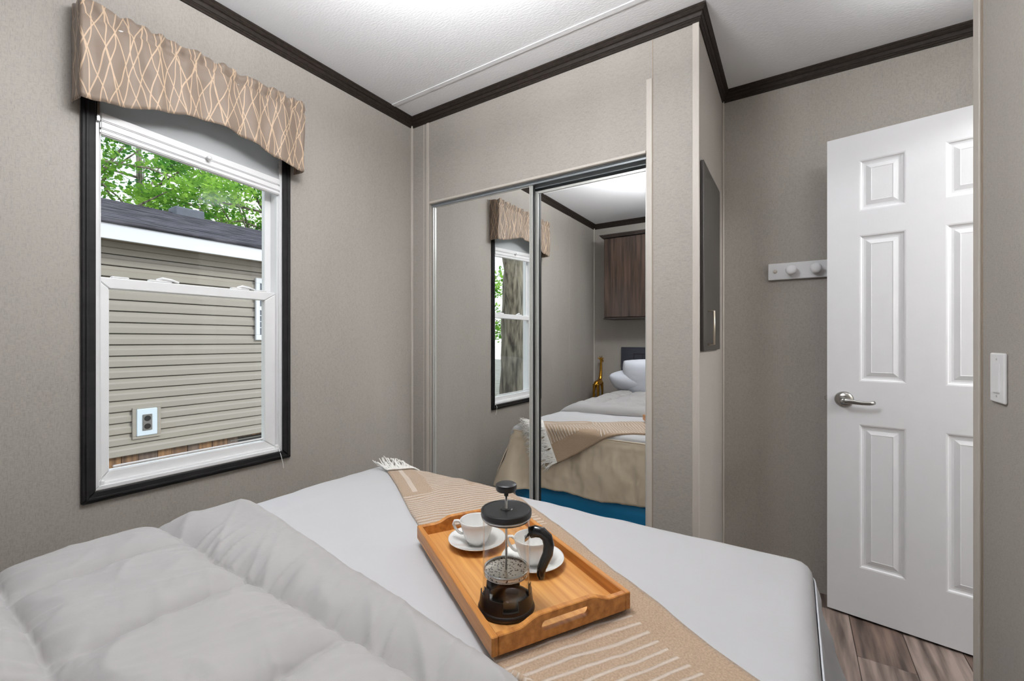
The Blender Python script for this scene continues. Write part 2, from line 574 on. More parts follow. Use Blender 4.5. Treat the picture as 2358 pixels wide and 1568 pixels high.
class MB:
    def __init__(s):
        s.bm = bmesh.new()

    def box(s, a, b, bev=0.0, seg=1):
        x0, y0, z0 = (min(a[i], b[i]) for i in range(3))
        x1, y1, z1 = (max(a[i], b[i]) for i in range(3))
        v = [s.bm.verts.new(p) for p in ((x0, y0, z0), (x1, y0, z0), (x1, y1, z0), (x0, y1, z0), (x0, y0, z1), (x1, y0, z1), (x1, y1, z1), (x0, y1, z1))]
        fs = [s.bm.faces.new([v[i] for i in f]) for f in ((3, 2, 1, 0), (4, 5, 6, 7), (0, 1, 5, 4), (1, 2, 6, 5), (2, 3, 7, 6), (3, 0, 4, 7))]
        if bev > 0:
            es = list({e for f in fs for e in f.edges})
            bmesh.ops.bevel(s.bm, geom=es, offset=bev, segments=seg, affect='EDGES', profile=0.5)
        return s

    def poly(s, verts, faces):
        v = [s.bm.verts.new(p) for p in verts]
        for f in faces:
            try:
                s.bm.faces.new([v[i] for i in f])
            except ValueError:
                pass
        return s

    def lathe(s, prof, n=40, c=(0, 0, 0), closed=False, a0=0.0, a1=2 * PI):
        full = abs(a1 - a0 - 2 * PI) < 1e-6
        k = n if full else n + 1
        rings = []
        for (r, z) in prof:
            if r < 1e-6:
                rings.append([s.bm.verts.new((c[0], c[1], c[2] + z))])
            else:
                rings.append([s.bm.verts.new((c[0] + r * math.cos(a0 + (a1 - a0) * i / n), c[1] + r * math.sin(a0 + (a1 - a0) * i / n), c[2] + z)) for i in range(k)])
        pairs = list(zip(rings[:-1], rings[1:]))
        if closed:
            pairs.append((rings[-1], rings[0]))
        for A, B in pairs:
            for i in range(n if full else n):
                j = (i + 1) % k
                try:
                    if len(A) == 1 and len(B) == 1:
                        continue
                    if len(A) == 1:
                        s.bm.faces.new((A[0], B[j], B[i]))
                    elif len(B) == 1:
                        s.bm.faces.new((A[i], A[j], B[0]))
                    else:
                        s.bm.faces.new((A[i], A[j], B[j], B[i]))
                except ValueError:
                    pass
        if closed and not full:
            for idx in (0, -1):
                try:
                    s.bm.faces.new([r[idx] for r in rings])
                except ValueError:
                    pass
        return s

    def tube(s, pts, rad, n=8, cap=True, flat=None):
        pts = [Vector(p) for p in pts]
        rads = rad if isinstance(rad, (list, tuple)) else [rad] * len(pts)
        rings = []
        up = Vector((0, 0, 1))
        prev = None
        for i, p in enumerate(pts):
            d = (pts[min(i + 1, len(pts) - 1)] - pts[max(i - 1, 0)]).normalized()
            if prev is None:
                a = d.cross(up)
                if a.length < 0.05:
                    a = d.cross(Vector((0, 1, 0)))
            else:
                a = prev - d * prev.dot(d)
            a.normalize()
            prev = a
            b = d.cross(a).normalized()
            fx, fy = flat if flat else (1, 1)
            rings.append([s.bm.verts.new(p + a * math.cos(2 * PI * k / n) * rads[i] * fx + b * math.sin(2 * PI * k / n) * rads[i] * fy) for k in range(n)])
        for A, B in zip(rings[:-1], rings[1:]):
            for k in range(n):
                s.bm.faces.new((A[k], A[(k + 1) % n], B[(k + 1) % n], B[k]))
        if cap:
            s.bm.faces.new(rings[0])
            s.bm.faces.new(rings[-1])
        return s

    def build(s, name, m=None, parent=None, smooth=False, loc=None, fix=True):
        if fix:
            bmesh.ops.recalc_face_normals(s.bm, faces=s.bm.faces)
        me = bpy.data.meshes.new(name)
        s.bm.to_mesh(me)
        s.bm.free()
        return link(name, me, m, parent, smooth)


def autosmooth(o, ang=40):
    me = o.data
    for p in me.polygons:
        p.use_smooth = True
    bm = bmesh.new()
    bm.from_mesh(me)
    for e in bm.edges:
        if len(e.link_faces) == 2 and e.calc_face_angle(0) > R(ang):
            e.smooth = False
    bm.to_mesh(me)
    bm.free()
    return o


def bx(name, a, b, m, parent=None, bev=0.0, seg=1):
    return MB().box(a, b, bev, seg).build(name, m, parent)


def extrude_poly(name, outer, holes, origin, ux, uy, depth, m, parent=None):
    """2-D outline with holes extruded along ux x uy by depth."""
    ux, uy, o = Vector(ux), Vector(uy), Vector(origin)
    nz = ux.cross(uy)
    bm = bmesh.new()
    edges = []
    for loop in [outer] + holes:
        vs = [bm.verts.new(o + ux * p[0] + uy * p[1]) for p in loop]
        for i in range(len(vs)):
            edges.append(bm.edges.new((vs[i], vs[(i + 1) % len(vs)])))
    bmesh.ops.triangle_fill(bm, use_beauty=True, edges=edges)
    r = bmesh.ops.extrude_face_region(bm, geom=list(bm.faces))
    vs = [g for g in r['geom'] if isinstance(g, bmesh.types.BMVert)]
    bmesh.ops.translate(bm, verts=vs, vec=nz * depth)
    bmesh.ops.recalc_face_normals(bm, faces=bm.faces)
    me = bpy.data.meshes.new(name)
    bm.to_mesh(me)
    bm.free()
    return link(name, me, m, parent)


def grid_mesh(name, rows, m, parent=None, uvs=None, smooth=True, flip=False):
    nr, nc = len(rows), len(rows[0])
    verts = [p for r in rows for p in r]
    faces = []
    for i in range(nr - 1):
        for j in range(nc - 1):
            f = (i * nc + j, i * nc + j + 1, (i + 1) * nc + j + 1, (i + 1) * nc + j)
            faces.append(f[::-1] if flip else f)
    me = bpy.data.meshes.new(name)
    me.from_pydata([tuple(v) for v in verts], [], faces)
    if uvs:
        ul = me.uv_layers.new(name='UVMap')
        flat = [u for r in uvs for u in r]
        for lp in me.loops:
            ul.data[lp.index].uv = flat[lp.vertex_index]
    me.update()
    return link(name, me, m, parent, smooth)


def sweep_seg(name, prof, p0, p1, n0, n1, n, m, parent=None):
    """profile (offset inward, z) swept from corner p0 to p1; n0/n1 = mitre vectors at the ends"""
    A = [(p0[0] + n0[0] * o, p0[1] + n0[1] * o, z) for o, z in prof]
    B = [(p1[0] + n1[0] * o, p1[1] + n1[1] * o, z) for o, z in prof]
    k = len(prof)
    faces = [(i, (i + 1) % k, k + (i + 1) % k, k + i) for i in range(k)] + [tuple(range(k)), tuple(range(2 * k - 1, k - 1, -1))]
    return MB().poly(A + B, faces).build(name, m, parent)


def fbm(x, y, z=0.0, o=3):
    return mn.fractal(Vector((x, y, z)), 0.9, 2.0, o)


def sst(a, b, x):
    t = max(0.0, min(1.0, (x - a) / (b - a)))
    return t * t * (3 - 2 * t)


# ------------------------------------------------------------------ room dimensions (metres)
XW, YC, YB, YH, XS, XP, XA, YP, H = -1.812, 1.75, -0.80, 2.42, -0.30, 0.40, 0.78, 1.60, 2.40

# floor and planks
floor = bx('floor', (XW - 0.1, YB - 0.1, -0.08), (2.3, YH + 0.1, -0.006), 'floor_joint')
tag(floor, 'grey-brown wood-look plank floor beneath the bed and the open door', 'floor', kind='structure')
xs = XW
row = 0
PW = 0.1645
x = 0.195 - PW * 13
pm = ['plank', 'plank_b', 'plank_c']
while x < 2.2:
    y = YB - 0.9 + (row * 0.47) % 1.2
    while y < YH:
        y0, y1 = max(y, YB), min(y + 1.2, YH)
        x0, x1 = max(x, XW), min(x + PW, 2.2)
        if y1 - y0 > 0.02 and x1 - x0 > 0.02:
            bx('plank', (x0 + 0.0008, y0 + 0.0008, -0.012), (x1 - 0.0008, y1 - 0.0008, 0.0), pm[(row * 2 + int(y * 3)) % 3], floor, 0.0012)
        y += 1.2
    x += PW
    row += 1

# ceiling with seam battens
ceil = bx('ceiling', (XW - 0.12, YB - 0.12, H), (2.3, YH + 0.12, H + 0.1), 'ceiling')
tag(ceil, 'white textured ceiling with narrow flat seam strips', 'ceiling', kind='structure')
bx('batten', (XW, 1.575, H - 0.003), (XA, 1.598, H), 'ceiling', ceil, 0.001)
bx('batten', (XW, 0.36, H - 0.003), (XP, 0.383, H), 'ceiling', ceil, 0.001)

# walls
WY0, WY1, WZ0, WZ1 = 0.420, 1.006, 0.685, 2.03
wl = extrude_poly('wall_left', [(YB - 0.12, -0.08), (YH + 0.1, -0.08), (YH + 0.1, H), (YB - 0.12, H)],
                  [[(WY0, WZ0), (WY1, WZ0), (WY1, WZ1), (WY0, WZ1)]], (XW, 0, 0), (0, 1, 0), (0, 0, 1), -0.10, 'wallpaper')
tag(wl, 'linen-papered greige wall pierced by the single window', 'wall', kind='structure')
for yy in (-0.2,):
    bx('batten', (XW, yy - 0.012, 0), (XW + 0.003, yy + 0.012, H), 'wallpaper', wl, 0.001)
bx('corner_bead', (XW, YC - 0.012, 0), (XW + 0.012, YC, H - 0.04), 'batten', wl, 0.002)
bx('corner_bead', (XW, YB, 0), (XW + 0.014, YB + 0.014, H - 0.04), 'batten', wl, 0.002)

OX0, OX1, OZ = -1.674, -0.495, 1.905
wc = extrude_poly('wall_closet', [(XW, -0.05), (OX0, -0.05), (OX0, OZ), (OX1, OZ), (OX1, -0.05), (XS, -0.05), (XS, H), (XW, H)], [],
                  (0, YC, 0), (1, 0, 0), (0, 0, 1), -0.09, 'wallpaper')
tag(wc, 'greige papered closet front around the mirrored sliding doors', 'wall', kind='structure')
bx('batten', (-1.699, YC - 0.003, 0), (-1.680, YC, H - 0.05), 'batten', wc, 0.001)
bx('batten', (-1.722, YC - 0.0015, 0), (-1.718, YC, H - 0.05), 'batten', wc)
bx('seam', (-0.4695, YC - 0.0012, 0), (-0.467, YC, H - 0.05), 'soffit', wc)
bx('batten', (-0.494, YC - 0.0025, 0), (-0.471, YC, OZ + 0.29), 'batten', wc, 0.001)
bx('corner_bead', (-0.320, YC - 0.0035, 0), (XS + 0.0035, YC, H - 0.045), 'batten', wc, 0.0012)
ws = bx('wall_closet_side', (XS - 0.05, YC + 0.0902, -0.05), (XS, YH, H), 'wallpaper')
tag(ws, 'narrow greige closet end wall behind the dark cabinet door', 'wall', kind='structure')
bx('corner_bead', (XS, YH - 0.012, 0), (XS + 0.008, YH, H - 0.045), 'batten', ws, 0.002)
wcb = bx('wall_closet_back', (XW, YH, -0.05), (XS, YH + 0.1, H), 'hall_wall')
tag(wcb, 'plain wall closing the closet behind the mirrored doors', 'wall', kind='structure')
wh = bx('wall_alcove', (XS, YH, -0.05), (2.2, YH + 0.1, H), 'wallpaper')
tag(wh, 'greige papered alcove wall carrying the white peg rail', 'wall', kind='structure')
wr = bx('wall_right', (XP, YB, -0.05), (XA, YP, H), 'wallpaper')
tag(wr, 'greige papered partition wall with the light switch', 'wall', kind='structure')
bx('corner_trim', (XP - 0.006, YP - 0.036, 0), (XP, YP + 0.006, H - 0.05), 'batten', wr, 0.0025, 2)
bx('corner_groove', (XP - 0.0025, YP - 0.044, 0), (XP, YP - 0.037, H - 0.05), 'soffit', wr)
wa = extrude_poly('wall_hall', [(YP, H), (YP, 2.03), (2.20, 2.03), (2.20, -0.05), (YH, -0.05), (YH, H)], [], (XA, 0, 0), (0, 1, 0), (0, 0, 1), 0.1, 'wallpaper')
tag(wa, 'wall with the doorway to the hall beside the open door', 'wall', kind='structure')
wb = bx('wall_back', (XW, YB - 0.1, -0.05), (XP + 0.4, YB, H), 'wallpaper')
tag(wb, 'greige papered wall behind the headboard seen in the mirror', 'wall', kind='structure')
w2 = bx('wall_hall_end', (XA, 0.75, -0.05), (2.2, 0.85, H), 'hall_wall')
tag(w2, 'plain hall end wall beyond the doorway', 'wall', kind='structure')
w3 = bx('wall_hall_far', (2.1, 0.75, -0.05), (2.2, YH, H), 'hall_wall')
tag(w3, 'plain hall side wall opposite the doorway', 'wall', kind='structure')

# crown moulding, one mitred length per wall
PTS = [(XW, YB), (XW, YC), (XS, YC), (XS, YH), (XA, YH), (XA, YP), (XP, YP), (XP, YB)]
NP = len(PTS)


def seg_n(i):
    a, b = PTS[i], PTS[(i + 1) % NP]
    d = Vector((b[0] - a[0], b[1] - a[1])).normalized()
    return Vector((d.y, -d.x))      # right-hand side = room side


CP = [(0, H), (0.030, H), (0.030, H - 0.007), (0.0265, H - 0.010), (0.0265, H - 0.014), (0.020, H - 0.021), (0.0165, H - 0.0215), (0.0165, H - 0.026),
      (0.012, H - 0.036), (0.0095, H - 0.0365), (0.0095, H - 0.042), (0.006, H - 0.0455), (0.006, H - 0.052), (0, H - 0.052)]
CL = ['above the window', 'above the mirrored closet', 'on the short closet end wall', 'above the peg rail and open door', 'over the hall doorway', 'on the short partition return',
      'above the light switch', 'above the headboard']
for i in range(NP):
    na, nb, nc = seg_n(i - 1), seg_n(i), seg_n((i + 1) % NP)
    m0 = (na + nb) / (1 + na.dot(nb))
    m1 = (nb + nc) / (1 + nb.dot(nc))
    t = sweep_seg('trim_%d' % (i + 1), CP, PTS[i], PTS[(i + 1) % NP], m0, m1, nb, 'crown')
    tag(t, 'dark brown ridged crown moulding ' + CL[i], 'moulding', kind='structure')

# ------------------------------------------------------------------ window
win = empty('window_1', (XW, 0.713, WZ0), 0, 'white vinyl hung window with black casing in the papered wall', 'window', kind='structure')


def frame4(name, y0, y1, z0, z1, wl_, wr_, wb_, wt_, xa, xb, m, parent, bev=0.002):
    """four mitred members of a rectangular frame, outer y0..y1, z0..z1"""
    i0, i1, j0, j1 = y0 + wl_, y1 - wr_, z0 + wb_, z1 - wt_
    mem = [((y0, z0), (y1, z0), (i1, j0), (i0, j0)), ((y1, z0), (y1, z1), (i1, j1), (i1, j0)), ((y1, z1), (y0, z1), (i0, j1), (i1, j1)), ((y0, z1), (y0, z0), (i0, j0), (i0, j1))]
    names = ['rail', 'stile', 'rail', 'stile']
    for nme, q in zip(names, mem):
        cy, cz = sum(p[0] for p in q) / 4, sum(p[1] for p in q) / 4
        q = [(p[0] + (cy - p[0]) * 0.0006 / max(0.02, abs(cy - p[0])), p[1] + (cz - p[1]) * 0.0006 / max(0.02, abs(cz - p[1]))) for p in q]
        vs = [(xa, p[0], p[1]) for p in q] + [(xb, p[0], p[1]) for p in q]
        mb = MB().poly(vs, [(0, 1, 2, 3), (7, 6, 5, 4)] + [(i, 4 + i, 4 + (i + 1) % 4, (i + 1) % 4) for i in range(4)])
        if bev:
            bmesh.ops.bevel(mb.bm, geom=list(mb.bm.edges), offset=bev, segments=1, affect='EDGES')
        mb.build(name + '_' + nme, m, parent)


frame4('casing', 0.387, 1.037, 0.651, 2.062, 0.034, 0.034, 0.034, 0.034, XW + 0.0005, XW + 0.013, 'black_trim', win, 0.003)
frame4('casing_lip', 0.397, 1.027, 0.661, 2.052, 0.007, 0.007, 0.007, 0.007, XW + 0.013, XW + 0.0175, 'black_trim', win, 0.001)
frame4('liner', WY0 - 0.001, WY1 + 0.001, WZ0 - 0.001, WZ1 + 0.001, 0.012, 0.012, 0.012, 0.012, XW - 0.105, XW - 0.001, 'vinyl', win, 0.001)
frame4('upper_sash', 0.426, 0.998, 1.325, 2.02, 0.022, 0.034, 0.03, 0.03, XW - 0.085, XW - 0.060, 'vinyl', win, 0.002)
frame4('sash_track', 0.430, 0.999, 0.695, 2.015, 0.006, 0.010, 0.008, 0.008, XW - 0.060, XW - 0.012, 'vinyl', win, 0.001)
frame4('lower_sash', 0.424, 1.002, 0.690, 1.352, 0.037, 0.055, 0.044, 0.036, XW - 0.055, XW - 0.025, 'vinyl', win, 0.0025)
bx('lower_pane', (XW - 0.0425, 0.458, 0.730), (XW - 0.0375, 0.950, 1.320), 'pane', win)
bx('upper_pane', (XW - 0.0745, 0.445, 1.350), (XW - 0.0695, 0.968, 1.995), 'pane', win)
bx('lift_rail', (XW - 0.025, 0.468, 0.742), (XW - 0.0185, 0.940, 0.749), 'vinyl', win, 0.002)
for yy in (0.60, 0.86):
    lk = MB().box((XW - 0.052, yy - 0.035, 1.352), (XW - 0.030, yy + 0.030, 1.3585), 0.002)
    lk.tube([(XW - 0.040, yy - 0.012, 1.3585), (XW - 0.034, yy + 0.004, 1.365), (XW - 0.030, yy + 0.028, 1.362), (XW - 0.030, yy + 0.05, 1.356)], [0.005, 0.0055, 0.0045, 0.003], 8)
    lk.build('sash_lock', 'vinyl', win)
bx('tilt_latch', (XW - 0.05, 0.468, 1.352), (XW - 0.03, 0.512, 1.358), 'vinyl', win, 0.002)
bx('tilt_latch', (XW - 0.05, 0.916, 1.352), (XW - 0.03, 0.960, 1.358), 'vinyl', win, 0.002)
bx('hold_down', (XW - 0.022, 0.432, 0.688), (XW - 0.004, 0.446, 0.712), 'vinyl', win, 0.004)
bx('hold_down', (XW - 0.022, 0.985, 0.688), (XW - 0.004, 0.999, 0.712), 'vinyl', win, 0.004)

# pleated shade
sh = empty('pleated_shade', (XW - 0.012, 0.713, 1.78), 0, 'white pleated window shade pulled up under the patterned valance', 'blind')
Y0, Y1 = 0.432, 0.994


def tz(y):
    return -0.036 * (y - Y0) / (Y1 - Y0)


def slab(name, x0, x1, za, zb, m, bev=0.003):
    v = []
    for x in (x0, x1):
        v += [(x, Y0, za), (x, Y1, za + tz(Y1)), (x, Y1, zb + tz(Y1)), (x, Y0, zb)]
    mb = MB().poly(v, [(0, 1, 2, 3), (7, 6, 5, 4)] + [(i, 4 + i, 4 + (i + 1) % 4, (i + 1) % 4) for i in range(4)])
    bmesh.ops.bevel(mb.bm, geom=list(mb.bm.edges), offset=bev, segments=2, affect='EDGES')
    return mb.build(name, m, sh)


slab('bottom_rail', XW - 0.022, XW + 0.004, 1.797, 1.811, 'vinyl')
slab('bottom_rail', XW - 0.026, XW + 0.006, 1.812, 1.834, 'vinyl')
slab('middle_rail', XW - 0.026, XW + 0.006, 1.836, 1.862, 'vinyl')
rows = []
NPL = 30
for i in range(2 * NPL + 1):
    z = 1.862 + (2.02 - 1.862) * i / (2 * NPL)
    x = XW - 0.022 + (0.022 if i % 2 else 0.0)
    k = 1 - (z - 1.862) / (2.02 - 1.862)
    rows.append([(x, Y0 + (Y1 - Y0) * j / 12, z + tz(Y0 + (Y1 - Y0) * j / 12) * k) for j in range(13)])
grid_mesh('pleats', rows, 'pleated_shade', sh, smooth=False)
bx('head_rail', (XW - 0.03, Y0, 2.000), (XW + 0.004, Y1, 2.018), 'vinyl', sh, 0.003)
MB().lathe([(0, 0), (0.006, 0.001), (0.007, 0.004), (0.0035, 0.008), (0.0075, 0.014), (0.0078, 0.019), (0.004, 0.0225), (0, 0.023)], 16).build('knob_tmp')
kn = bpy.data.objects['knob_tmp']
kn.name = 'pull_knob'
kn.data.materials.append(M['vinyl'])
kn.data.transform(Matrix.Translation(Vector((XW + 0.006, 0.725, 1.8175)) - Vector(sh.location)) @ Matrix.Rotation(PI / 2, 4, 'Y'))
for p in kn.data.polygons:
    p.use_smooth = True
kn.parent = sh
cd = MB()
cd.tube([(XW - 0.004, 0.992, 1.80 + tz(0.99)), (XW - 0.004, 0.9935, 1.2), (XW - 0.004, 0.992, 0.70), (XW + 0.019, 0.990, 0.672), (XW + 0.021, 0.997, 0.64), (XW + 0.018, 1.002, 0.615)], 0.0012, 6)
cd.build('cord', 'vinyl', sh)
MB().tube([(XW - 0.004, 0.4345, 1.80), (XW - 0.004, 0.4345, 1.2), (XW - 0.004, 0.436, 0.70)], 0.001, 6).build('cord', 'vinyl', sh)
bx('end_bracket', (XW - 0.03, 0.4215, 1.83), (XW + 0.010, 0.4315, 1.90), 'steel', sh, 0.002)

# valance
val = empty('valance', (XW, 0.713, 1.86), 0, 'taupe valance printed with crossing cream lines above the window', 'valance')
VX = XW + 0.084
path = []
NB, NF = 8, 120
for i in range(NB):
    path.append((XW + 0.003 + (VX - XW - 0.008) * i / NB, 0.371, 0))
for i in range(NF + 1):
    path.append((VX, 0.371 + (1.056 - 0.371) * i / NF, 1))
for i in range(1, NB + 1):
    path.append((VX - 0.005 - (VX - XW - 0.008) * i / NB, 1.056, 2))


def vbot(y):
    pts = [(0.36, 1.860), (0.40, 1.858), (0.47, 1.870), (0.55, 1.893), (0.63, 1.915), (0.70, 1.926), (0.77, 1.924), (0.85, 1.905), (0.93, 1.882), (1.0, 1.866), (1.03, 1.862), (1.07, 1.864)]
    for a, b in zip(pts[:-1], pts[1:]):
        if a[0] <= y <= b[0]:
            k = (y - a[0]) / (b[0] - a[0])
            return a[1] + (b[1] - a[1]) * k
    return 1.862


rows, uvs = [], []
NV = 22
ss = 0.0
sl = [0.0]
for a, b in zip(path[:-1], path[1:]):
    ss += math.hypot(b[0] - a[0], b[1] - a[1])
    sl.append(ss)
for i in range(NV + 1):
    k = i / NV
    rw, ru = [], []
    for (px, py, part), s_ in zip(path, sl):
        zt = 2.146 + 0.004 * math.sin(s_ * 70) + 0.003 * math.sin(s_ * 143)
        zb = vbot(py)
        z = zt + (zb - zt) * k
        fold = 0.0075 * math.sin(s_ * 58 + 2 * fbm(s_ * 6, 0)) * (0.35 + 0.65 * k) + 0.013 * fbm(s_ * 9, k * 1.6, 3.3) + 0.004 * math.sin(s_ * 170) * max(0, 1 - k * 5)
        pin = -0.010 * math.exp(-((k - 0.14) / 0.025) ** 2)
        x_, y_ = px, py
        wgt = 1.0 if part == 1 else 0.45
        if part == 1:
            x_ += (fold + pin) * wgt
        elif part == 0:
            y_ -= (fold * 0.8 + pin * 0.5) * wgt
        else:
            y_ += (fold * 0.8 + pin * 0.5) * wgt
        rw.append((max(x_, XW + 0.0025), y_, z))
        ru.append((s_, z))
    rows.append(rw)
    uvs.append(ru)
vo = grid_mesh('fabric', rows, 'valance_fabric', val, uvs)
sm = vo.modifiers.new('thickness', 'SOLIDIFY')
sm.thickness = 0.0016
rod = MB()
rod.tube([(XW + 0.002, 0.385, 2.105), (VX - 0.02, 0.385, 2.105), (VX - 0.02, 1.042, 2.105), (XW + 0.002, 1.042, 2.105)], 0.006, 8)
rod.build('rod', 'vinyl', val)

# ------------------------------------------------------------------ closet sliding mirror doors
tr = empty('closet_track', ((OX0 + OX1) / 2, YC + 0.05, OZ), 0, 'grey metal double track under the closet header', 'door track')
bx('fascia', (OX0, YC - 0.008, OZ - 0.006), (OX1, YC + 0.008, OZ + 0.006), 'batten', tr, 0.002)
bx('channel', (OX0, YC + 0.008, OZ - 0.010), (OX1, YC + 0.088, OZ - 0.0005), 'track', tr, 0.001)
for yy, dz in ((YC + 0.016, 0.020), (YC + 0.046, 0.030), (YC + 0.082, 0.038)):
    bx('rib', (OX0, yy, OZ - dz), (OX1, yy + 0.004, OZ - 0.009), 'track', tr, 0.0008)
bx('bottom_guide', (OX0, YC + 0.010, 0.0005), (OX1, YC + 0.086, 0.012), 'track', tr, 0.001)


def mirror_door(name, x0, x1, ym, z1, label):
    r = empty(name, ((x0 + x1) / 2, ym, 0.015), 0, label, 'mirror door', kind='structure')
    z0 = 0.020
    sw = 0.017
    bx('mirror_panel', (x0 + 0.004, ym, z0 + 0.006), (x1 - 0.004, ym + 0.005, z1 - 0.006), 'mirror', r)
    bx('backing', (x0 + 0.004, ym + 0.0052, z0 + 0.006), (x1 - 0.004, ym + 0.011, z1 - 0.006), 'rubber', r)
    for xa in (x0, x1 - sw):
        mb = MB().box((xa, ym - 0.008, z0), (xa + sw * 0.42, ym + 0.016, z1), 0.002)
        mb.box((xa + sw * 0.46, ym - 0.005, z0), (xa + sw, ym + 0.016, z1), 0.002)
        mb.build('stile', 'alu', r)
    bx('top_rail', (x0 + sw, ym - 0.004, z1 - 0.012), (x1 - sw, ym + 0.014, z1), 'alu', r, 0.001)
    bx('bottom_rail', (x0 + sw, ym - 0.004, z0), (x1 - sw, ym + 0.014, z0 + 0.03), 'alu', r, 0.001)
    bx('bumper', (x1 + 0.0005 if name.endswith('2') else x0 - 0.004, ym - 0.002, z0), (x1 + 0.004 if name.endswith('2') else x0 - 0.0005, ym + 0.012, z1 - 0.01), 'rubber', r)
    return r


mirror_door('door_2', OX0 + 0.003, -1.034, YC + 0.026, OZ - 0.012, 'sliding mirrored closet door nearer the window, in front of the other')
mirror_door('door_3', -1.040, OX1 - 0.001, YC + 0.060, OZ - 0.040, 'sliding mirrored closet door reflecting the bed and headboard')

# ------------------------------------------------------------------ dark cabinet door on the closet end wall
pc = empty('panel_cabinet', (XS + 0.0005, 2.005, 1.11), 0, 'flat dark brown cabinet door mounted on the closet end wall', 'cabinet')
bx('door_slab', (XS + 0.0005, 1.787, 1.110), (XS + 0.0135, 2.222, 1.842), 'dark_cabinet', pc, 0.0015)
hb = MB()
hy = 1.885
hb.tube([(XS + 0.0135, hy, 1.268), (XS + 0.036, hy, 1.268), (XS + 0.036, hy, 1.134), (XS + 0.0135, hy, 1.134)], 0.0042, 10)
hb.build('handle', 'satin_nickel', pc, True)

# ------------------------------------------------------------------ peg rail
pr_ = empty('peg_rail', (0.10, YH, 1.475), 0, 'white wooden peg rail with round pegs on the alcove wall', 'coat rack')
bx('board', (-0.100, YH - 0.020, 1.437), (0.42, YH - 0.0005, 1.514), 'door_white', pr_, 0.002)
for px in (-0.008, 0.086, 0.180, 0.274):
    pg = MB().lathe([(0.010, 0), (0.010, 0.020), (0.020, 0.026), (0.0225, 0.031), (0.0215, 0.037), (0.013, 0.0405), (0, 0.041)], 20)
    pg.bm.transform(Matrix.Translation((px, YH - 0.020, 1.476)) @ Matrix.Rotation(PI / 2, 4, 'X'))
    pg.build('peg', 'door_white', pr_, True)
for px in (-0.072, 0.39):
    pg = MB().lathe([(0.0085, 0), (0.0085, 0.001), (0.006, 0.003), (0, 0.0035)], 16)
    pg.bm.transform(Matrix.Translation((px, YH - 0.020, 1.476)) @ Matrix.Rotation(PI / 2, 4, 'X'))
    pg.build('screw_cap', 'batten', pr_, True)

# ------------------------------------------------------------------ six-panel door (local frame: x from latch to hinge, y = away from camera)
DANG = math.atan2(-0.160, 0.987)
door = empty('door_1', (0.122, 2.291, 0.010), DANG, 'white six-panel door standing open before the alcove wall', 'door', kind='structure')
DW, DH, DT = 0.610, 1.992, 0.034
cx = [0, 0.106, 0.250, 0.356, 0.500, DW]
cx = [0, 0.107, 0.2505, 0.3595, 0.503, DW]
cz = [0, 0.205, 0.795, 0.972, 1.572, 1.672, 1.880, DH]
pan = [(i, j) for i in (1, 3) for j in (1, 3, 5)]
mb = MB()
for side, yy in ((0, 0.0), (1, DT)):
    for i in range(5):
        for j in range(7):
            if (i, j) in pan:
                continue
            v = [(cx[i], yy, cz[j]), (cx[i + 1], yy, cz[j]), (cx[i + 1], yy, cz[j + 1]), (cx[i], yy, cz[j + 1])]
            mb.poly(v, [(0, 1, 2, 3)])
mb.poly([(0, 0, 0), (0, DT, 0), (0, DT, DH), (0, 0, DH)], [(0, 1, 2, 3)])
mb.poly([(DW, 0, 0), (DW, DT, 0), (DW, DT, DH), (DW, 0, DH)], [(0, 1, 2, 3)])
mb.poly([(0, 0, 0), (0, DT, 0), (DW, DT, 0), (DW, 0, 0)], [(0, 1, 2, 3)])
mb.poly([(0, 0, DH), (0, DT, DH), (DW, DT, DH), (DW, 0, DH)], [(0, 1, 2, 3)])
bmesh.ops.remove_doubles(mb.bm, verts=mb.bm.verts, dist=1e-5)
mb.build('slab', 'door_white', door)
for (i, j) in pan:
    mb = MB()
    for yy, sg in ((0.0, 1), (DT, -1)):
        loops = []
        for ins, dep in ((0, 0), (0.005, 0.001), (0.009, 0.0045), (0.015, 0.006), (0.022, 0.006), (0.038, 0.0016), (0.040, 0.0024), (0.041, 0.0024)):
            a0, a1, b0, b1 = cx[i] + ins, cx[i + 1] - ins, cz[j] + ins, cz[j + 1] - ins
            y_ = yy + sg * dep
            loops.append([mb.bm.verts.new(p) for p in ((a0, y_, b0), (a1, y_, b0), (a1, y_, b1), (a0, y_, b1))])
        for A, B in zip(loops[:-1], loops[1:]):
            for k in range(4):
                mb.bm.faces.new((A[k], A[(k + 1) % 4], B[(k + 1) % 4], B[k]) if sg > 0 else (B[k], B[(k + 1) % 4], A[(k + 1) % 4], A[k]))
        mb.bm.faces.new(loops[-1] if sg > 0 else loops[-1][::-1])
    mb.build('panel', 'door_white', door, fix=False)
hx, hz = 0.058, 0.893
ro = MB().lathe([(0, 0.014), (0.014, 0.014), (0.028, 0.010), (0.0325, 0.004), (0.0335, 0.0)], 32)
ro.bm.transform(Matrix.Translation((hx, -0.0003, hz)) @ Matrix.Rotation(PI / 2, 4, 'X'))
lever = ro.build('lever_handle', 'nickel', door, True)
lv = MB().tube([(hx, -0.012, hz), (hx, -0.045, hz)], [0.0125, 0.011], 16)
lv.tube([(hx - 0.004, -0.049, hz), (hx + 0.010, -0.052, hz), (hx + 0.035, -0.051, hz - 0.003), (hx + 0.060, -0.048, hz - 0.0055), (hx + 0.083, -0.048, hz - 0.005), (hx + 0.094, -0.044, hz - 0.003), (hx + 0.098, -0.034, hz - 0.002)],
        [0.0115, 0.0115, 0.0095, 0.008, 0.0075, 0.0078, 0.0078], 12, flat=(0.75, 1.0))
lv.build('lever', 'nickel', lever, True)
lk = MB().lathe([(0.0, 0.004), (0.006, 0.004), (0.0085, 0.002), (0.0085, 0.0)], 20)
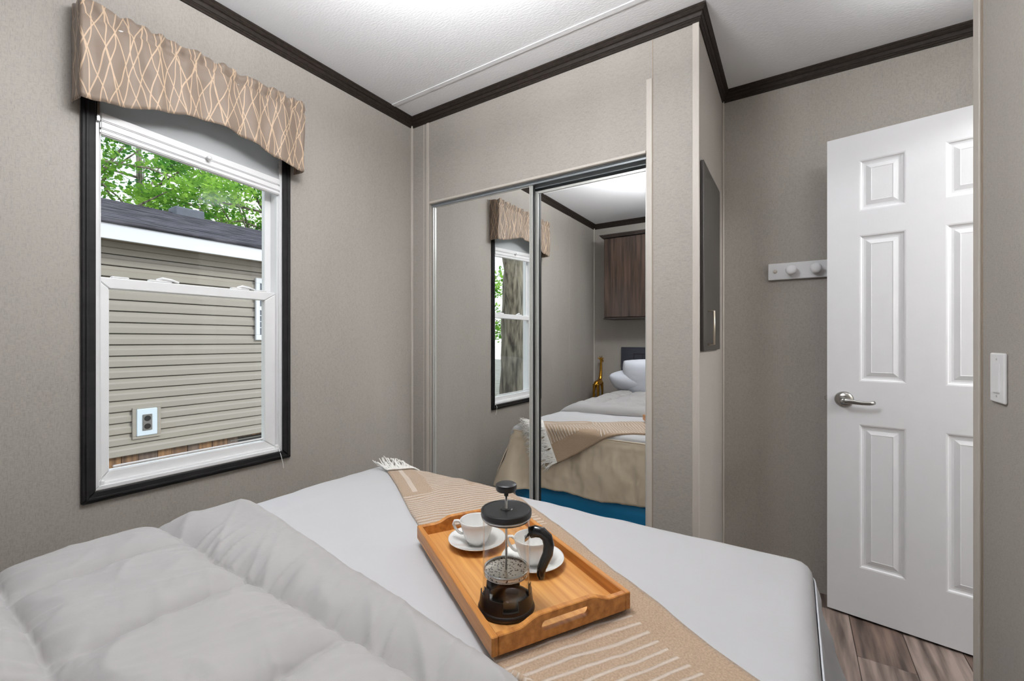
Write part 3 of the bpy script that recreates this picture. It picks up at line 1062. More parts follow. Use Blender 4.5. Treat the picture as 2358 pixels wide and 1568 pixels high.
lk.bm.transform(Matrix.Translation((hx, -0.0545, hz)) @ Matrix.Rotation(PI / 2, 4, 'X'))
lk.build('lock_button', 'steel', lever, True)
bx('latch_bolt', (-0.010, 0.012, hz - 0.008), (-0.0003, 0.024, hz + 0.008), 'nickel', door, 0.002)
for z in (0.18, 0.98, 1.78):
    MB().tube([(DW + 0.006, 0.036, z - 0.045), (DW + 0.006, 0.036, z + 0.045)], 0.006, 10).build('hinge', 'nickel', door, True)

# ------------------------------------------------------------------ light switch
sw = empty('light_switch', (XP, 1.446, 1.064), 0, 'white rocker light switch plate on the partition wall', 'switch')
bx('plate', (XP - 0.0065, 1.405, 1.007), (XP - 0.0003, 1.487, 1.121), 'vinyl', sw, 0.003, 2)
v = [(XP - 0.0065, 1.429, 1.031), (XP - 0.0065, 1.463, 1.031), (XP - 0.0065, 1.463, 1.097), (XP - 0.0065, 1.429, 1.097),
     (XP - 0.0095, 1.429, 1.031), (XP - 0.0095, 1.463, 1.031), (XP - 0.0072, 1.463, 1.097), (XP - 0.0072, 1.429, 1.097)]
MB().poly(v, [(0, 1, 2, 3), (7, 6, 5, 4), (0, 4, 5, 1), (1, 5, 6, 2), (2, 6, 7, 3), (3, 7, 4, 0)]).build('rocker', 'vinyl', sw)
for z in (1.0215, 1.1065):
    bx('screw', (XP - 0.0073, 1.443, z - 0.0025), (XP - 0.0062, 1.449, z + 0.0025), 'alu', sw)

# ------------------------------------------------------------------ bed
BX0, BX1, BY0, BY1, BT = -1.490, 0.040, -0.745, 1.275, 0.620
bed = empty('bed', ((BX0 + BX1) / 2, 0.265, 0), 0, 'queen bed with dark panelled headboard and bright blue base', 'bed')
bp_ = [(0, 0.002), (0.030, 0.004), (0.040, 0.05), (0.030, 0.085), (0.046, 0.13), (0.040, 0.165), (0.050, 0.205), (0.038, 0.225), (0.030, 0.25), (0, 0.252)]
rect = [(BX0 + 0.07, BY0 + 0.04), (BX0 + 0.07, BY1 - 0.065), (BX1 - 0.07, BY1 - 0.065), (BX1 - 0.07, BY0 + 0.04)]
mb = MB()
cen = Vector(((BX0 + BX1) / 2, 0.26))
rings = []
NSEG = 40
for k, (o, z) in enumerate(bp_):
    ring = []
    for i in range(4):
        a, b = Vector(rect[i]), Vector(rect[(i + 1) % 4])
        d = (b - a).normalized()
        nrm = Vector((-d.y, d.x))
        for s_ in range(NSEG):
            p = a + (b - a) * s_ / NSEG
            wv = 0.006 * fbm(p.x * 3 + z * 8, p.y * 3, z * 6)
            dirv = nrm
            if s_ == 0:
                a2 = Vector(rect[i - 1])
                d2 = (a - a2).normalized()
                dirv = nrm + Vector((-d2.y, d2.x))
            q = p + dirv * (o + wv * (o > 0))
            ring.append(mb.bm.verts.new((q.x, q.y, z + wv * (0 < k < len(bp_) - 1) * 0.7)))
    rings.append(ring)
NN = len(rings[0])
for A, B in zip(rings[:-1], rings[1:]):
    for i in range(NN):
        mb.bm.faces.new((A[i], A[(i + 1) % NN], B[(i + 1) % NN], B[i]))
mb.bm.faces.new(rings[-1])
mb.bm.faces.new(rings[0])
mb.build('base', 'blue_fabric', bed, True)
bx('mattress', (BX0 + 0.035, BY0 + 0.01, 0.254), (BX1 - 0.035, BY1 - 0.045, 0.598), 'white_cloth', bed, 0.04, 3)
# headboard: slab with three grooved square motifs
hbz, hby = 1.082, BY0 - 0.048
head = bx('headboard', (BX0 - 0.005, hby, 0.02), (BX1 + 0.005, hby + 0.036, hbz), 'headboard', bed, 0.003)
for q in range(3):
    x0 = BX0 + 0.125 + q * 0.50
    for (ins, wd) in ((0, 0.34), (0.2, 0.0)):
        if wd == 0:
            continue
        a0, a1, b0, b1 = x0, x0 + wd, 0.66, 1.018
        mb = MB()
        for aa, bb in (((a0, b0), (a1, b0 + 0.008)), ((a0, b1 - 0.008), (a1, b1)), ((a0, b0 + 0.008), (a0 + 0.008, b1 - 0.008)), ((a1 - 0.008, b0 + 0.008), (a1, b1 - 0.008))):
            mb.box((aa[0], hby + 0.036, aa[1]), (bb[0], hby + 0.0395, bb[1]), 0.001)
        for s_ in (0.09, 0.17):
            mb.box((a0 + s_, hby + 0.036, b1 - 0.10), (a0 + s_ + 0.006, hby + 0.039, b1 - 0.008))
        mb.build('motif', 'rubber', bed)

# coverlet: flat top panel plus hanging drops
cov = empty('coverlet', ((BX0 + BX1) / 2, 0.8, BT), 0, 'smooth white coverlet with long beige foot drop covering the mattress', 'bedspread')


def wrap(c, hi, r):
    e = c - (hi - r)
    if e <= 0:
        return c, 0.0
    a = e / r
    if a < PI / 2:
        return hi - r + r * math.sin(a), r * (1 - math.cos(a))
    return hi, r + (e - r * PI / 2)


def wrap2(x, y, r=0.035, grow=0.0, flare=0.0):
    cxm = (BX0 + BX1) / 2
    hw = (BX1 - BX0) / 2 + grow
    sx = 1 if x > cxm else -1
    px, dx = wrap(abs(x - cxm), hw, r)
    py, dy = wrap(y, BY1 + grow, r)
    X = cxm + sx * (px + flare * max(0, dx - r))
    Y = py + flare * max(0, dy - r)
    return X, Y, dx, dy


def top_z(x, y):
    z = BT + 0.0035 * fbm(x * 3.1, y * 3.1, 1.7) + 0.0022 * fbm(x * 9, y * 7, 4.1)
    # long soft creases running to the foot
    z += 0.0025 * max(0, math.sin(x * 11 + 5 * y + 3 * fbm(x * 2, y * 2, 9))) ** 6
    return z


rows = []
NXT, NYT = 110, 100
for j in range(NYT + 1):
    y = -0.60 + (BY1 + 0.035 + 0.60) * j / NYT
    rw = []
    for i in range(NXT + 1):
        x = BX0 - 0.035 + (BX1 - BX0 + 0.07) * i / NXT
        X, Y, dx, dy = wrap2(x, y)
        rw.append((X, Y, top_z(x, y) - min(0.058, dx + dy)))
    rows.append(rw)
grid_mesh('top_panel', rows, 'white_cloth', cov)

# drops around the edge
peri = []
cr = 0.05
NSID, NCOR, NFT = 90, 12, 120
for i in range(NSID):
    peri.append((BX0, -0.60 + (BY1 - cr + 0.60) * i / NSID, (-1, 0), 0))
for i in range(NCOR):
    a = PI - (PI / 2) * i / NCOR
    peri.append((BX0 + cr + cr * math.cos(a), BY1 - cr + cr * math.sin(a), (math.cos(a), math.sin(a)), 1))
for i in range(NFT):
    peri.append((BX0 + cr + (BX1 - BX0 - 2 * cr) * i / NFT, BY1, (0, 1), 2))
for i in range(NCOR):
    a = PI / 2 - (PI / 2) * i / NCOR
    peri.append((BX1 - cr + cr * math.cos(a), BY1 - cr + cr * math.sin(a), (math.cos(a), math.sin(a)), 3))
for i in range(NSID + 1):
    peri.append((BX1, BY1 - cr - (BY1 - cr + 0.60) * i / NSID, (1, 0), 4))
ss, plen = 0.0, [0.0]
for a, b in zip(peri[:-1], peri[1:]):
    ss += math.hypot(a[0] - b[0], a[1] - b[1])
    plen.append(ss)
corn = [plen[NSID + NCOR // 2], plen[NSID + NCOR + NFT + NCOR // 2]]


def drop_rows(i0, i1, seed, zb=0.252):
    rws = []
    NZ = 34
    for k in range(NZ + 1):
        t = k / NZ
        z = (BT - 0.030) + (zb - BT + 0.030) * t
        rw = []
        for i in range(i0, i1 + 1):
            x, y, n, part = peri[i]
            s_ = plen[i]
            cd_ = min(abs(s_ - c) for c in corn)
            fl = 0.030 * t + 0.085 * t ** 1.25 * math.exp(-(cd_ / 0.13) ** 2)
            fold = t ** 0.8 * (0.014 * math.sin(s_ * 21 + 3.5 * fbm(s_ * 2.6, t * 0.6, seed)) + 0.018 * fbm(s_ * 8, t * 1.1, seed + 2))
            fold += 0.008 * fbm(s_ * 22, t * 3 + s_ * 5, seed + 5)
            fold += 0.0035 * math.sin(s_ * 240 + 3 * fbm(s_ * 20, 0)) * sst(0.84, 0.9, t) * (1 - sst(0.93, 0.99, t))
            fold += (0.006 if part < 3 else 0.001) * math.exp(-((t - 0.10) / 0.03) ** 2) * (0.4 + fbm(s_ * 12, 3, seed))
            fold *= sst(0.0, 0.12, t)
            # diagonal pulled crease
            fold += 0.006 * math.exp(-(((s_ - plen[i0]) * 1.0 - 0.9 - t * 0.35) / 0.012) ** 2) * sst(0.1, 0.3, t)
            o = 0.004 + fl + fold
            rw.append((x + n[0] * o, y + n[1] * o, z + 0.006 * math.sin(s_ * 9 + seed) * t))
        rws.append(rw)
    return rws


i_c0, i_c1 = NSID + NCOR // 2, NSID + NCOR + NFT + NCOR // 2
for nm, a, b, mt, sd in (('side_drop', 0, i_c0, 'beige_satin', 1.0), ('foot_drop', i_c0, i_c1, 'beige_satin', 2.0), ('side_drop', i_c1, len(peri) - 1, 'side_cloth', 3.0)):
    o = grid_mesh(nm, drop_rows(a, b, sd), mt, cov)
    sm = o.modifiers.new('thickness', 'SOLIDIFY')
    sm.thickness = 0.003
pip = MB()
pp = []
for i in range(NSID, NSID + NCOR + NFT + NCOR // 2, 3):
    x, y, n, part = peri[min(i, len(peri) - 1)]
    pp.append((x + n[0] * 0.004, y + n[1] * 0.004, BT - 0.028))
pip.tube(pp, 0.0035, 6)
pip.build('piping', 'beige_satin', cov, True)

# ------------------------------------------------------------------ quilted comforter folded back over the head half
com = empty('comforter', (-0.72, 0.0, BT), 0, 'puffy white box-stitched comforter folded back towards the headboard', 'comforter')
SX = [-1.24 + 0.31 * k for k in range(5)]
SY = [0.450 - 0.285 * k for k in range(5)]
CX0, CX1, CY0 = -1.525, 0.075, -0.66


def fold_y(x):
    return 0.683 - 0.139 * (x + 1.35) + 0.012 * fbm(x * 3, 2.2)


def cell(v, seams):
    """distance (m) to nearest seam, and index"""
    d = min((abs(v - s_), k) for k, s_ in enumerate(seams))
    return d


def ridge(a, b, c):
    n = mn.noise(Vector((a, b, c)))
    return max(0.0, 1 - abs(n) * 3.2) ** 1.6


def com_h(x, y):
    fy = fold_y(x)
    dx, kx = cell(x, SX)
    dy, ky = cell(y, SY)
    e = fy - y
    if e < 0:
        e = 0
    edge = math.sqrt(max(0.0, 1 - (1 - min(1, e / 0.055)) ** 2))
    base = 0.024
    if y > SY[0]:
        band = fy - SY[0]
        k = (y - SY[0]) / band
        puff = 0.034 * (1 - (1 - min(1, (y - SY[0]) / 0.085)) ** 2.4)
        # gathers pulled out of the stitched line
        g = math.exp(-dy / 0.07)
        wr_ = 0.010 * g * ridge(x * 26 + y * 12, y * 3.0, 0.3) + 0.006 * ridge(x * 9 + y * 12, y * 2.0 - x, 2.3) * (0.35 + g)
        hgt = (base + puff + wr_)
    else:
        ax = 1 - (1 - min(1, dx / 0.09)) ** 2.6
        ay = 1 - (1 - min(1, dy / 0.09)) ** 2.6
        puff = 0.036 * (ax * ay) ** 0.6
        g = math.exp(-dy / 0.06)
        g2 = math.exp(-dx / 0.05)
        wr_ = 0.007 * g * ridge(x * 24 - y * 9, y * 3.0, 1.3) + 0.007 * g2 * ridge(x * 3.0, y * 22 + x * 8, 5.3)
        wr_ += 0.006 * ridge(x * 5 + y * 6, y * 4 - x * 5, 3.1) * ax * ay + 0.006 * mn.noise(Vector((x * 6, y * 6, 8.8)))
        hgt = base + puff + wr_
    edge *= 0.12 + 0.88 * sst(-1.50, -1.36, x)
    return hgt * edge


rows = []
NXC, NYC = 330, 290
for j in range(NYC + 1):
    q = j / NYC
    rw = []
    for i in range(NXC + 1):
        x = CX0 - 0.10 + (CX1 - CX0 + 0.20) * i / NXC
        xc = max(CX0, min(CX1, x))
        fy = fold_y(xc)
        y = CY0 + (fy - CY0) * (1 - (1 - q) ** 1.25)
        hgt = com_h(x, y)
        X, Y, dx, dy = wrap2(x, min(y, 1.0), 0.05, 0.0)
        ex = 1.0
        out_ = 0.0
        if dx > 0:
            out_ = hgt * min(1, dx / 0.05)
            ex = max(0.0, 1 - dx / 0.05)
        z = BT + 0.002 + hgt * ex - dx
        if y < -0.30:
            z += 0.0
        X += out_ * (1 if x > -0.7 else -1)
        rw.append((X, Y, z))
    rows.append(rw)
co_ = grid_mesh('quilted_top', rows, 'comforter', com)
# ------------------------------------------------------------------ pillows


def pillow(name, loc, rot, size, label, seed):
    wd, hg, th = size
    n = 22
    rows_ = []
    top, bot = [], []
    for j in range(n + 1):
        ra, rb = [], []
        for i in range(n + 1):
            u, v = i / n * 2 - 1, j / n * 2 - 1
            pin = 1 - 0.10 * u * u * v * v
            pin2 = 1 - 0.10 * u * u * v * v
            t = (max(0, 1 - abs(u) ** 3.2) * max(0, 1 - abs(v) ** 3.2)) ** 0.55
            wv = 0.010 * fbm(u * 2.6, v * 2.6, seed) * t
            ra.append(Vector((u * wd / 2 * pin, v * hg / 2 * pin2, th / 2 * t + wv)))
            rb.append(Vector((u * wd / 2 * pin, v * hg / 2 * pin2, -th / 2 * t + wv * 0.5)))
        top.append(ra)
        bot.append(rb)
    m4 = Matrix.Translation(loc) @ rot
    mb_ = MB()
    for g, fl in ((top, False), (bot, True)):
        vs = [m4 @ p for r_ in g for p in r_]
        fs = []
        for j in range(n):
            for i in range(n):
                f = (j * (n + 1) + i, j * (n + 1) + i + 1, (j + 1) * (n + 1) + i + 1, (j + 1) * (n + 1) + i)
                fs.append(f)
        mb_.poly(vs, fs)
    bmesh.ops.remove_doubles(mb_.bm, verts=mb_.bm.verts, dist=0.0006)
    o = mb_.build(name, 'pillow', None, True)
    tag(o, label, 'pillow', 'pillows by the headboard')
    return o


def rx(a):
    return Matrix.Rotation(R(a), 4, 'X')


pillow('pillow', (-1.17, -0.53, 0.735), rx(24), (0.68, 0.44, 0.20), 'plump white pillow slouching against the headboard end nearest the giraffe', 1.0)
pillow('pillow', (-1.06, -0.40, 0.800), rx(64), (0.58, 0.40, 0.16), 'upright white pillow in front of the slouching one by the giraffe', 5.0)
pillow('pillow', (-0.34, -0.53, 0.735), rx(24), (0.68, 0.44, 0.20), 'plump white pillow at the headboard end away from the giraffe', 9.0)
pillow('pillow', (-0.40, -0.40, 0.800), rx(64), (0.58, 0.40, 0.16), 'upright white pillow at the headboard end away from the giraffe', 13.0)

# ------------------------------------------------------------------ throw blanket across the bed
E_ = Vector((-0.8450, 0.5348))
Nn = Vector((0.5348, 0.8450))
TA0, TA1, TW0, TWW = -0.42, 1.775, 0.272, 0.352
thr = empty('throw_blanket', (-0.62, 0.80, BT), 0, 'tan knitted throw with cream stripes and fringe lying across the bed', 'blanket')


def throw_pt(a, wv, lift=0.0):
    k = sst(0.9, 1.75, a)
    wv2 = wv + 0.010 * fbm(a * 2.3, 1.1) + k * 0.0
    p = E_ * a + Nn * (TW0 + wv2)
    X, Y, dx, dy = wrap2(p.x, p.y, 0.045, 0.016, 0.34)
    drop = dx + dy
    z = BT + 0.0085 + lift - drop
    if drop < 0.02:
        z += 0.0025 * fbm(p.x * 7, p.y * 7, 2.2) + top_z(p.x, p.y) - BT
    # ride over the comforter where they meet
    if Y < fold_y(min(0.07, p.x)) and p.x < 0.06:
        z = max(z, BT + 0.002 + com_h(p.x, p.y) + 0.010 - drop)
    return (X, Y, z)


rows, uvs = [], []
NA, NW_ = 190, 36
for i in range(NA + 1):
    a = TA0 + (TA1 - TA0) * i / NA
    rows.append([throw_pt(a, TWW * j / NW_) for j in range(NW_ + 1)])
    uvs.append([(a, TWW * j / NW_) for j in range(NW_ + 1)])
to = grid_mesh('knit', rows, 'throw_knit', thr, uvs)
sm = to.modifiers.new('thickness', 'SOLIDIFY')
sm.thickness = 0.009
sm.offset = 1.0 if False else -1.0
# fringe
fr = MB()
for k in range(150):
    wv = TWW * (k + 0.5) / 150
    ln = random.uniform(0.085, 0.135)
    sk = random.uniform(-0.05, 0.05)
    bun = round(k / 8) * 8
    sk += (bun - k) * 0.0022
    pts = []
    for q in range(6):
        t = q / 5
        pts.append(Vector(throw_pt(TA1 - 0.006 + ln * t, wv + sk * t, 0.005 + random.uniform(0, 0.03) * t)))
    fr.tube(pts, [0.0032, 0.0032, 0.0031, 0.003, 0.0027, 0.0014], 5)
fo = fr.build('fringe', 'fringe', thr, True)
fo['kind'] = 'stuff'

# ------------------------------------------------------------------ serving tray
TZ = 0.6375
tray = empty('serving_tray', (-0.539, 0.812, TZ), math.atan2(-0.505, 0.863), 'rectangular bamboo serving tray with cut-out handles on the throw', 'tray')
TL, TWD, TTH = 0.476, 0.290, 0.012
bx('bottom', (-TL / 2 + TTH, -TWD / 2 + TTH, 0.001), (TL / 2 - TTH, TWD / 2 - TTH, 0.009), 'bamboo', tray)
for sy in (-1, 1):
    bx('side_rail', (-TL / 2, sy * TWD / 2, 0.0), (TL / 2, sy * (TWD / 2 - TTH), 0.033), 'bamboo_dark', tray, 0.0015)


def end_top(y):
    a = abs(y)
    return 0.033 + 0.013 * (1 - sst(0.055, 0.098, a))


outer = [(-TWD / 2 + TTH, 0.0), (TWD / 2 - TTH, 0.0)]
NE = 40
for i in range(NE + 1):
    y = (TWD / 2 - TTH) - (TWD - 2 * TTH) * i / NE
    outer.append((y, end_top(y)))
slot = []
for k in range(24):
    a = 2 * PI * k / 24
    slot.append(((0.042 if math.cos(a) > 0 else -0.042) + 0.0085 * math.cos(a), 0.0235 + 0.0085 * math.sin(a)))
for sx in (-1, 1):
    ox = TL / 2 - TTH if sx > 0 else -TL / 2
    o = extrude_poly('end_panel', outer, [slot], (ox, 0, 0), (0, 1, 0), (0, 0, 1), TTH, 'bamboo_dark', tray)
    bv = o.modifiers.new('bevel', 'BEVEL')
    bv.width = 0.0015
    bv.limit_method = 'ANGLE'
TM = Matrix.Translation((-0.539, 0.812, TZ)) @ Matrix.Rotation(math.atan2(-0.505, 0.863), 4, 'Z')
TFZ = TZ + 0.009

# ------------------------------------------------------------------ cups and saucers
CUPS = [((-0.655, 0.850), 'white porcelain teacup nearer the window on the tray', 'white saucer under the teacup nearer the window'),
        ((-0.492, 0.843), 'white porcelain teacup half hidden behind the coffee press', 'white saucer under the teacup behind the coffee press')]
rdir = Vector((math.cos(R(33)), math.sin(R(33))))


def make_cup(xy, lab1, lab2, hang):
    zs = TFZ + 0.0003
    sa = MB().lathe([(0, 0.004), (0.026, 0.004), (0.028, 0.0055), (0.036, 0.0065), (0.052, 0.0115), (0.068, 0.0175), (0.0705, 0.0185), (0.0705, 0.0172), (0.053, 0.0085), (0.038, 0.0028), (0.034, 0.0), (0.030, 0.0), (0.029, 0.0015), (0, 0.0015)], 48)
    so = sa.build('saucer', 'porcelain', None, True)
    so.location = (xy[0], xy[1], zs)
    tag(so, lab2, 'saucer', 'saucers on the bamboo tray')
    r = empty('teacup', (xy[0], xy[1], zs + 0.0045), hang, lab1, 'cup', 'teacups on the bamboo tray')
    prof = [(0, 0.004), (0.017, 0.0045), (0.025, 0.012), (0.0325, 0.028), (0.0375, 0.045), (0.0405, 0.0555), (0.0415, 0.0575), (0.0425, 0.0565), (0.0395, 0.043), (0.035, 0.027), (0.0285, 0.011), (0.022, 0.004), (0.022, 0.0), (0.019, 0.0), (0.0185, 0.0015), (0, 0.0015)]
    MB().lathe(prof, 48).build('bowl', 'porcelain', r, True)
    hp = [(0.0385, 0, 0.046), (0.0475, 0, 0.0525), (0.056, 0, 0.0515), (0.0595, 0, 0.044), (0.055, 0, 0.034), (0.047, 0, 0.025), (0.040, 0, 0.021), (0.031, 0, 0.021)]
    MB().tube(hp, [0.0035, 0.0038, 0.004, 0.004, 0.0037, 0.0035, 0.0033, 0.0033], 10, flat=(1.25, 0.85)).build('handle', 'porcelain', r, True)


make_cup(CUPS[0][0], CUPS[0][1], CUPS[0][2], R(33 + 175))
make_cup(CUPS[1][0], CUPS[1][1], CUPS[1][2], R(33 + 165))

# ------------------------------------------------------------------ french press
PP = Vector((-0.4555, 0.6815, TFZ + 0.0003))
hand = math.atan2(0.6815, -0.4555) - R(103)
press = empty('french_press', PP, hand, 'glass french press with black lid, handle and base on the tray', 'coffee press')
# local frame: +x = handle side; camera lies roughly at -y
GR = 0.0445
MB().lathe([(0, 0.012), (GR - 0.006, 0.012), (GR - 0.001, 0.016), (GR, 0.022), (GR, 0.168), (GR + 0.002, 0.172)], 56).build('beaker', 'beaker', press, True)
camdir = math.atan2(-PP.y, -PP.x) - hand
base_p = MB().lathe([(0, 0.0), (0.0525, 0.0), (0.054, 0.002), (0.0525, 0.006), (0.0505, 0.011), (0.0, 0.0115)], 56)
base_p.build('foot', 'black_plastic', press, True)
collar = MB()
gap = 0.30
for k in range(3):
    c0 = camdir + R(10) + k * 2 * PI / 3
    # wall arc between windows
    collar.lathe([(0.0462, 0.034), (0.0482, 0.034), (0.0492, 0.024), (0.0510, 0.009), (0.0462, 0.009)], 22, closed=True, a0=c0 + gap, a1=c0 + 2 * PI / 3 - gap)
    collar.lathe([(0.0462, 0.016), (0.0500, 0.016), (0.0510, 0.009), (0.0462, 0.009)], 10, closed=True, a0=c0 - gap, a1=c0 + gap)
    mid = c0 + PI / 3
    collar.lathe([(0.0462, 0.052), (0.0470, 0.052), (0.0476, 0.033), (0.0462, 0.033)], 8, closed=True, a0=mid - 0.16, a1=mid + 0.16)
autosmooth(collar.build('collar', 'black_plastic', press))
lid = MB().lathe([(0, 0.1855), (0.010, 0.1855), (0.012, 0.1845), (0.0425, 0.1845), (0.0435, 0.1855), (0.0465, 0.1852), (0.0478, 0.1838), (0.0480, 0.176), (0.0468, 0.1735), (0.0455, 0.1735), (0.0455, 0.169), (0.043, 0.166), (0, 0.166)], 56)
lid_o = autosmooth(lid.build('lid', 'black_plastic', press), 25)
MB().lathe([(0.0468, 0.1700), (0.0474, 0.1732), (0.0452, 0.1732), (0.0452, 0.1690)], 56, closed=True).build('rim_band', 'steel', press, True)
kb = MB().lathe([(0, 0.2335), (0.016, 0.2335), (0.0195, 0.2315), (0.0200, 0.2285), (0.0195, 0.2215), (0.018, 0.2195), (0.006, 0.2185), (0.0042, 0.214), (0.0042, 0.2095), (0, 0.2095)], 36)
autosmooth(kb.build('plunger_knob', 'black_plastic', press), 50)
MB().tube([(0, 0, 0.070), (0, 0, 0.2105)], 0.0022, 10).build('plunger_rod', 'steel', press, True)
fl = MB().lathe([(0, 0.0705), (0.041, 0.0705), (0.0425, 0.0715), (0.0425, 0.0675), (0.041, 0.066), (0, 0.066)], 48)
flt = autosmooth(fl.build('filter_disc', 'filter_mesh', press), 40)
coil = MB()
cp = [(0.0417 * math.cos(a), 0.0417 * math.sin(a), 0.0735) for a in [2 * PI * k / 60 for k in range(61)]]
coil.tube(cp, 0.0020, 6)
coil.tube([(p[0] * 0.98, p[1] * 0.98, 0.065) for p in cp], 0.0016, 6)
coil.build('coil', 'steel', flt, True)
band = MB().lathe([(0.0447, 0.136), (0.0458, 0.136), (0.0458, 0.147), (0.0447, 0.147)], 56, closed=True, a0=-0.5, a1=0.5)
band.build('band', 'steel', press, True)
hp = [(0.0455, 0, 0.144), (0.056, 0, 0.1475), (0.068, 0, 0.146), (0.0775, 0, 0.138), (0.081, 0, 0.124), (0.079, 0, 0.108), (0.073, 0, 0.094), (0.0675, 0, 0.080), (0.066, 0, 0.068), (0.067, 0, 0.060)]
MB().tube(hp, [0.0105, 0.0110, 0.0105, 0.0105, 0.0102, 0.0098, 0.0092, 0.0086, 0.0080, 0.0055], 14, flat=(0.85, 1.0)).build('handle', 'black_gloss', press, True)

# ------------------------------------------------------------------ things seen in the mirror: overhead cabinet, nightstand, giraffe
oc = empty('overhead_cabinet', (-0.72, YB, 1.373), 0, 'dark walnut overhead cabinet hung above the headboard', 'cabinet')
OCX0, OCX1, OCY = -1.585, 0.10, -0.50
bx('carcass', (OCX0, YB + 0.0005, 1.373), (OCX1, OCY - 0.020, 2.165), 'walnut_edge', oc, 0.001)
bx('bottom_lip', (OCX0 - 0.002, YB + 0.0005, 1.362), (OCX1 + 0.002, OCY + 0.004, 1.3725), 'walnut_edge', oc, 0.001)
for k in range(3):
    a = OCX0 + 0.003 + (OCX1 - OCX0) / 3 * k
    d = bx('door', (a, OCY - 0.0195, 1.380), (a + (OCX1 - OCX0) / 3 - 0.006, OCY, 2.158), 'walnut', oc, 0.002)
sweep_pts = [(0, 2.165), (0.012, 2.165), (0.018, 2.172), (0.030, 2.186), (0.034, 2.188), (0.034, 2.196), (0, 2.196)]
mb = MB()
vv = []
for (px, py, ox, oy) in ((OCX0, YB + 0.001, -1, 0), (OCX0, OCY, -1, 1), (OCX1, OCY, 1, 1), (OCX1, YB + 0.001, 1, 0)):
    for o, z in sweep_pts:
        vv.append((px + ox * o, py + oy * o, z))
k = len(sweep_pts)
ff = []
for s_ in range(3):
    for i in range(k):
        ff.append((s_ * k + i, s_ * k + (i + 1) % k, (s_ + 1) * k + (i + 1) % k, (s_ + 1) * k + i))
ff += [tuple(range(k)), tuple(range(3 * k, 4 * k)), (k - 1, 2 * k - 1, 3 * k - 1, 4 * k - 1), (0, k, 2 * k, 3 * k)]
mb.poly(vv, ff).build('crown', 'walnut_edge', oc)

ns = empty('nightstand', (-1.685, -0.635, 0), 0, 'small dark nightstand in the corner under the brass giraffe', 'nightstand')
bx('top', (-1.795, -0.775, 0.385), (-1.575, -0.50, 0.405), 'night_wood', ns, 0.002)
bx('body', (-1.785, -0.765, 0.10), (-1.585, -0.515, 0.3845), 'night_wood', ns, 0.002)
dr = bx('drawer', (-1.778, -0.5145, 0.22), (-1.592, -0.505, 0.375), 'walnut', ns, 0.002)
bx('knob', (-1.692, -0.5045, 0.29), (-1.677, -0.492, 0.305), 'satin_nickel', dr, 0.004, 2)
for px in (-1.783, -1.607):
    for py in (-0.76, -0.54):
        bx('leg', (px, py, 0.0), (px + 0.02, py + 0.02, 0.0995), 'night_wood', ns)

gz = 0.4055
gi = MB()
gx, gy = -1.700, -0.640


def gp(x, y, z):
    return (gx + x, gy + y, gz + z)


# body as one skin-like set of overlapping tapered tubes, then remeshed into one continuous figure
gi.tube([gp(0, 0.075, 0.285), gp(0, 0.05, 0.300), gp(0, 0.0, 0.305), gp(0, -0.05, 0.315), gp(0, -0.075, 0.325)], [0.016, 0.029, 0.031, 0.031, 0.018], 14)
gi.tube([gp(0, -0.050, 0.320), gp(0, -0.068, 0.365), gp(0, -0.078, 0.42), gp(0, -0.082, 0.48), gp(0, -0.084, 0.535)], [0.025, 0.018, 0.0145, 0.013, 0.012], 14)
gi.tube([gp(0, -0.070, 0.545), gp(0, -0.088, 0.548), gp(0, -0.112, 0.537), gp(0, -0.130, 0.526), gp(0, -0.138, 0.521)], [0.012, 0.0185, 0.0155, 0.012, 0.008], 14)
for sx in (-1, 1):
    gi.tube([gp(sx * 0.009, -0.082, 0.555), gp(sx * 0.010, -0.080, 0.578), gp(sx * 0.010, -0.080, 0.584)], [0.0042, 0.004, 0.0058], 8)
    gi.tube([gp(sx * 0.012, -0.078, 0.553), gp(sx * 0.026, -0.073, 0.560), gp(sx * 0.036, -0.072, 0.556)], [0.005, 0.0075, 0.002], 8)
    gi.tube([gp(sx * 0.018, -0.055, 0.31), gp(sx * 0.024, -0.057, 0.22), gp(sx * 0.025, -0.055, 0.14), gp(sx * 0.025, -0.054, 0.05), gp(sx * 0.025, -0.058, 0.002)], [0.018, 0.0115, 0.0105, 0.0075, 0.0115], 10)
    gi.tube([gp(sx * 0.018, 0.050, 0.295), gp(sx * 0.024, 0.056, 0.22), gp(sx * 0.025, 0.062, 0.145), gp(sx * 0.025, 0.052, 0.05), gp(sx * 0.025, 0.048, 0.002)], [0.020, 0.0125, 0.0095, 0.0075, 0.0115], 10)
gi.tube([gp(0, 0.080, 0.300), gp(0, 0.094, 0.26), gp(0, 0.096, 0.21), gp(0, 0.095, 0.18)], [0.006, 0.004, 0.004, 0.008], 8)
gio = gi.build('giraffe_figurine', None, None, True)
gio.data.materials.append(M['brass'])
rm = gio.modifiers.new('remesh', 'REMESH')
rm.mode = 'VOXEL'
rm.voxel_size = 0.0035
rm.use_smooth_shade = True
smo = gio.modifiers.new('smooth', 'SMOOTH')
smo.factor = 0.5
smo.iterations = 4
tag(gio, 'tall golden brass giraffe figurine in the corner beside the headboard', 'figurine')

# ------------------------------------------------------------------ ceiling lamps (room, plus an unseen hall one added as fill)


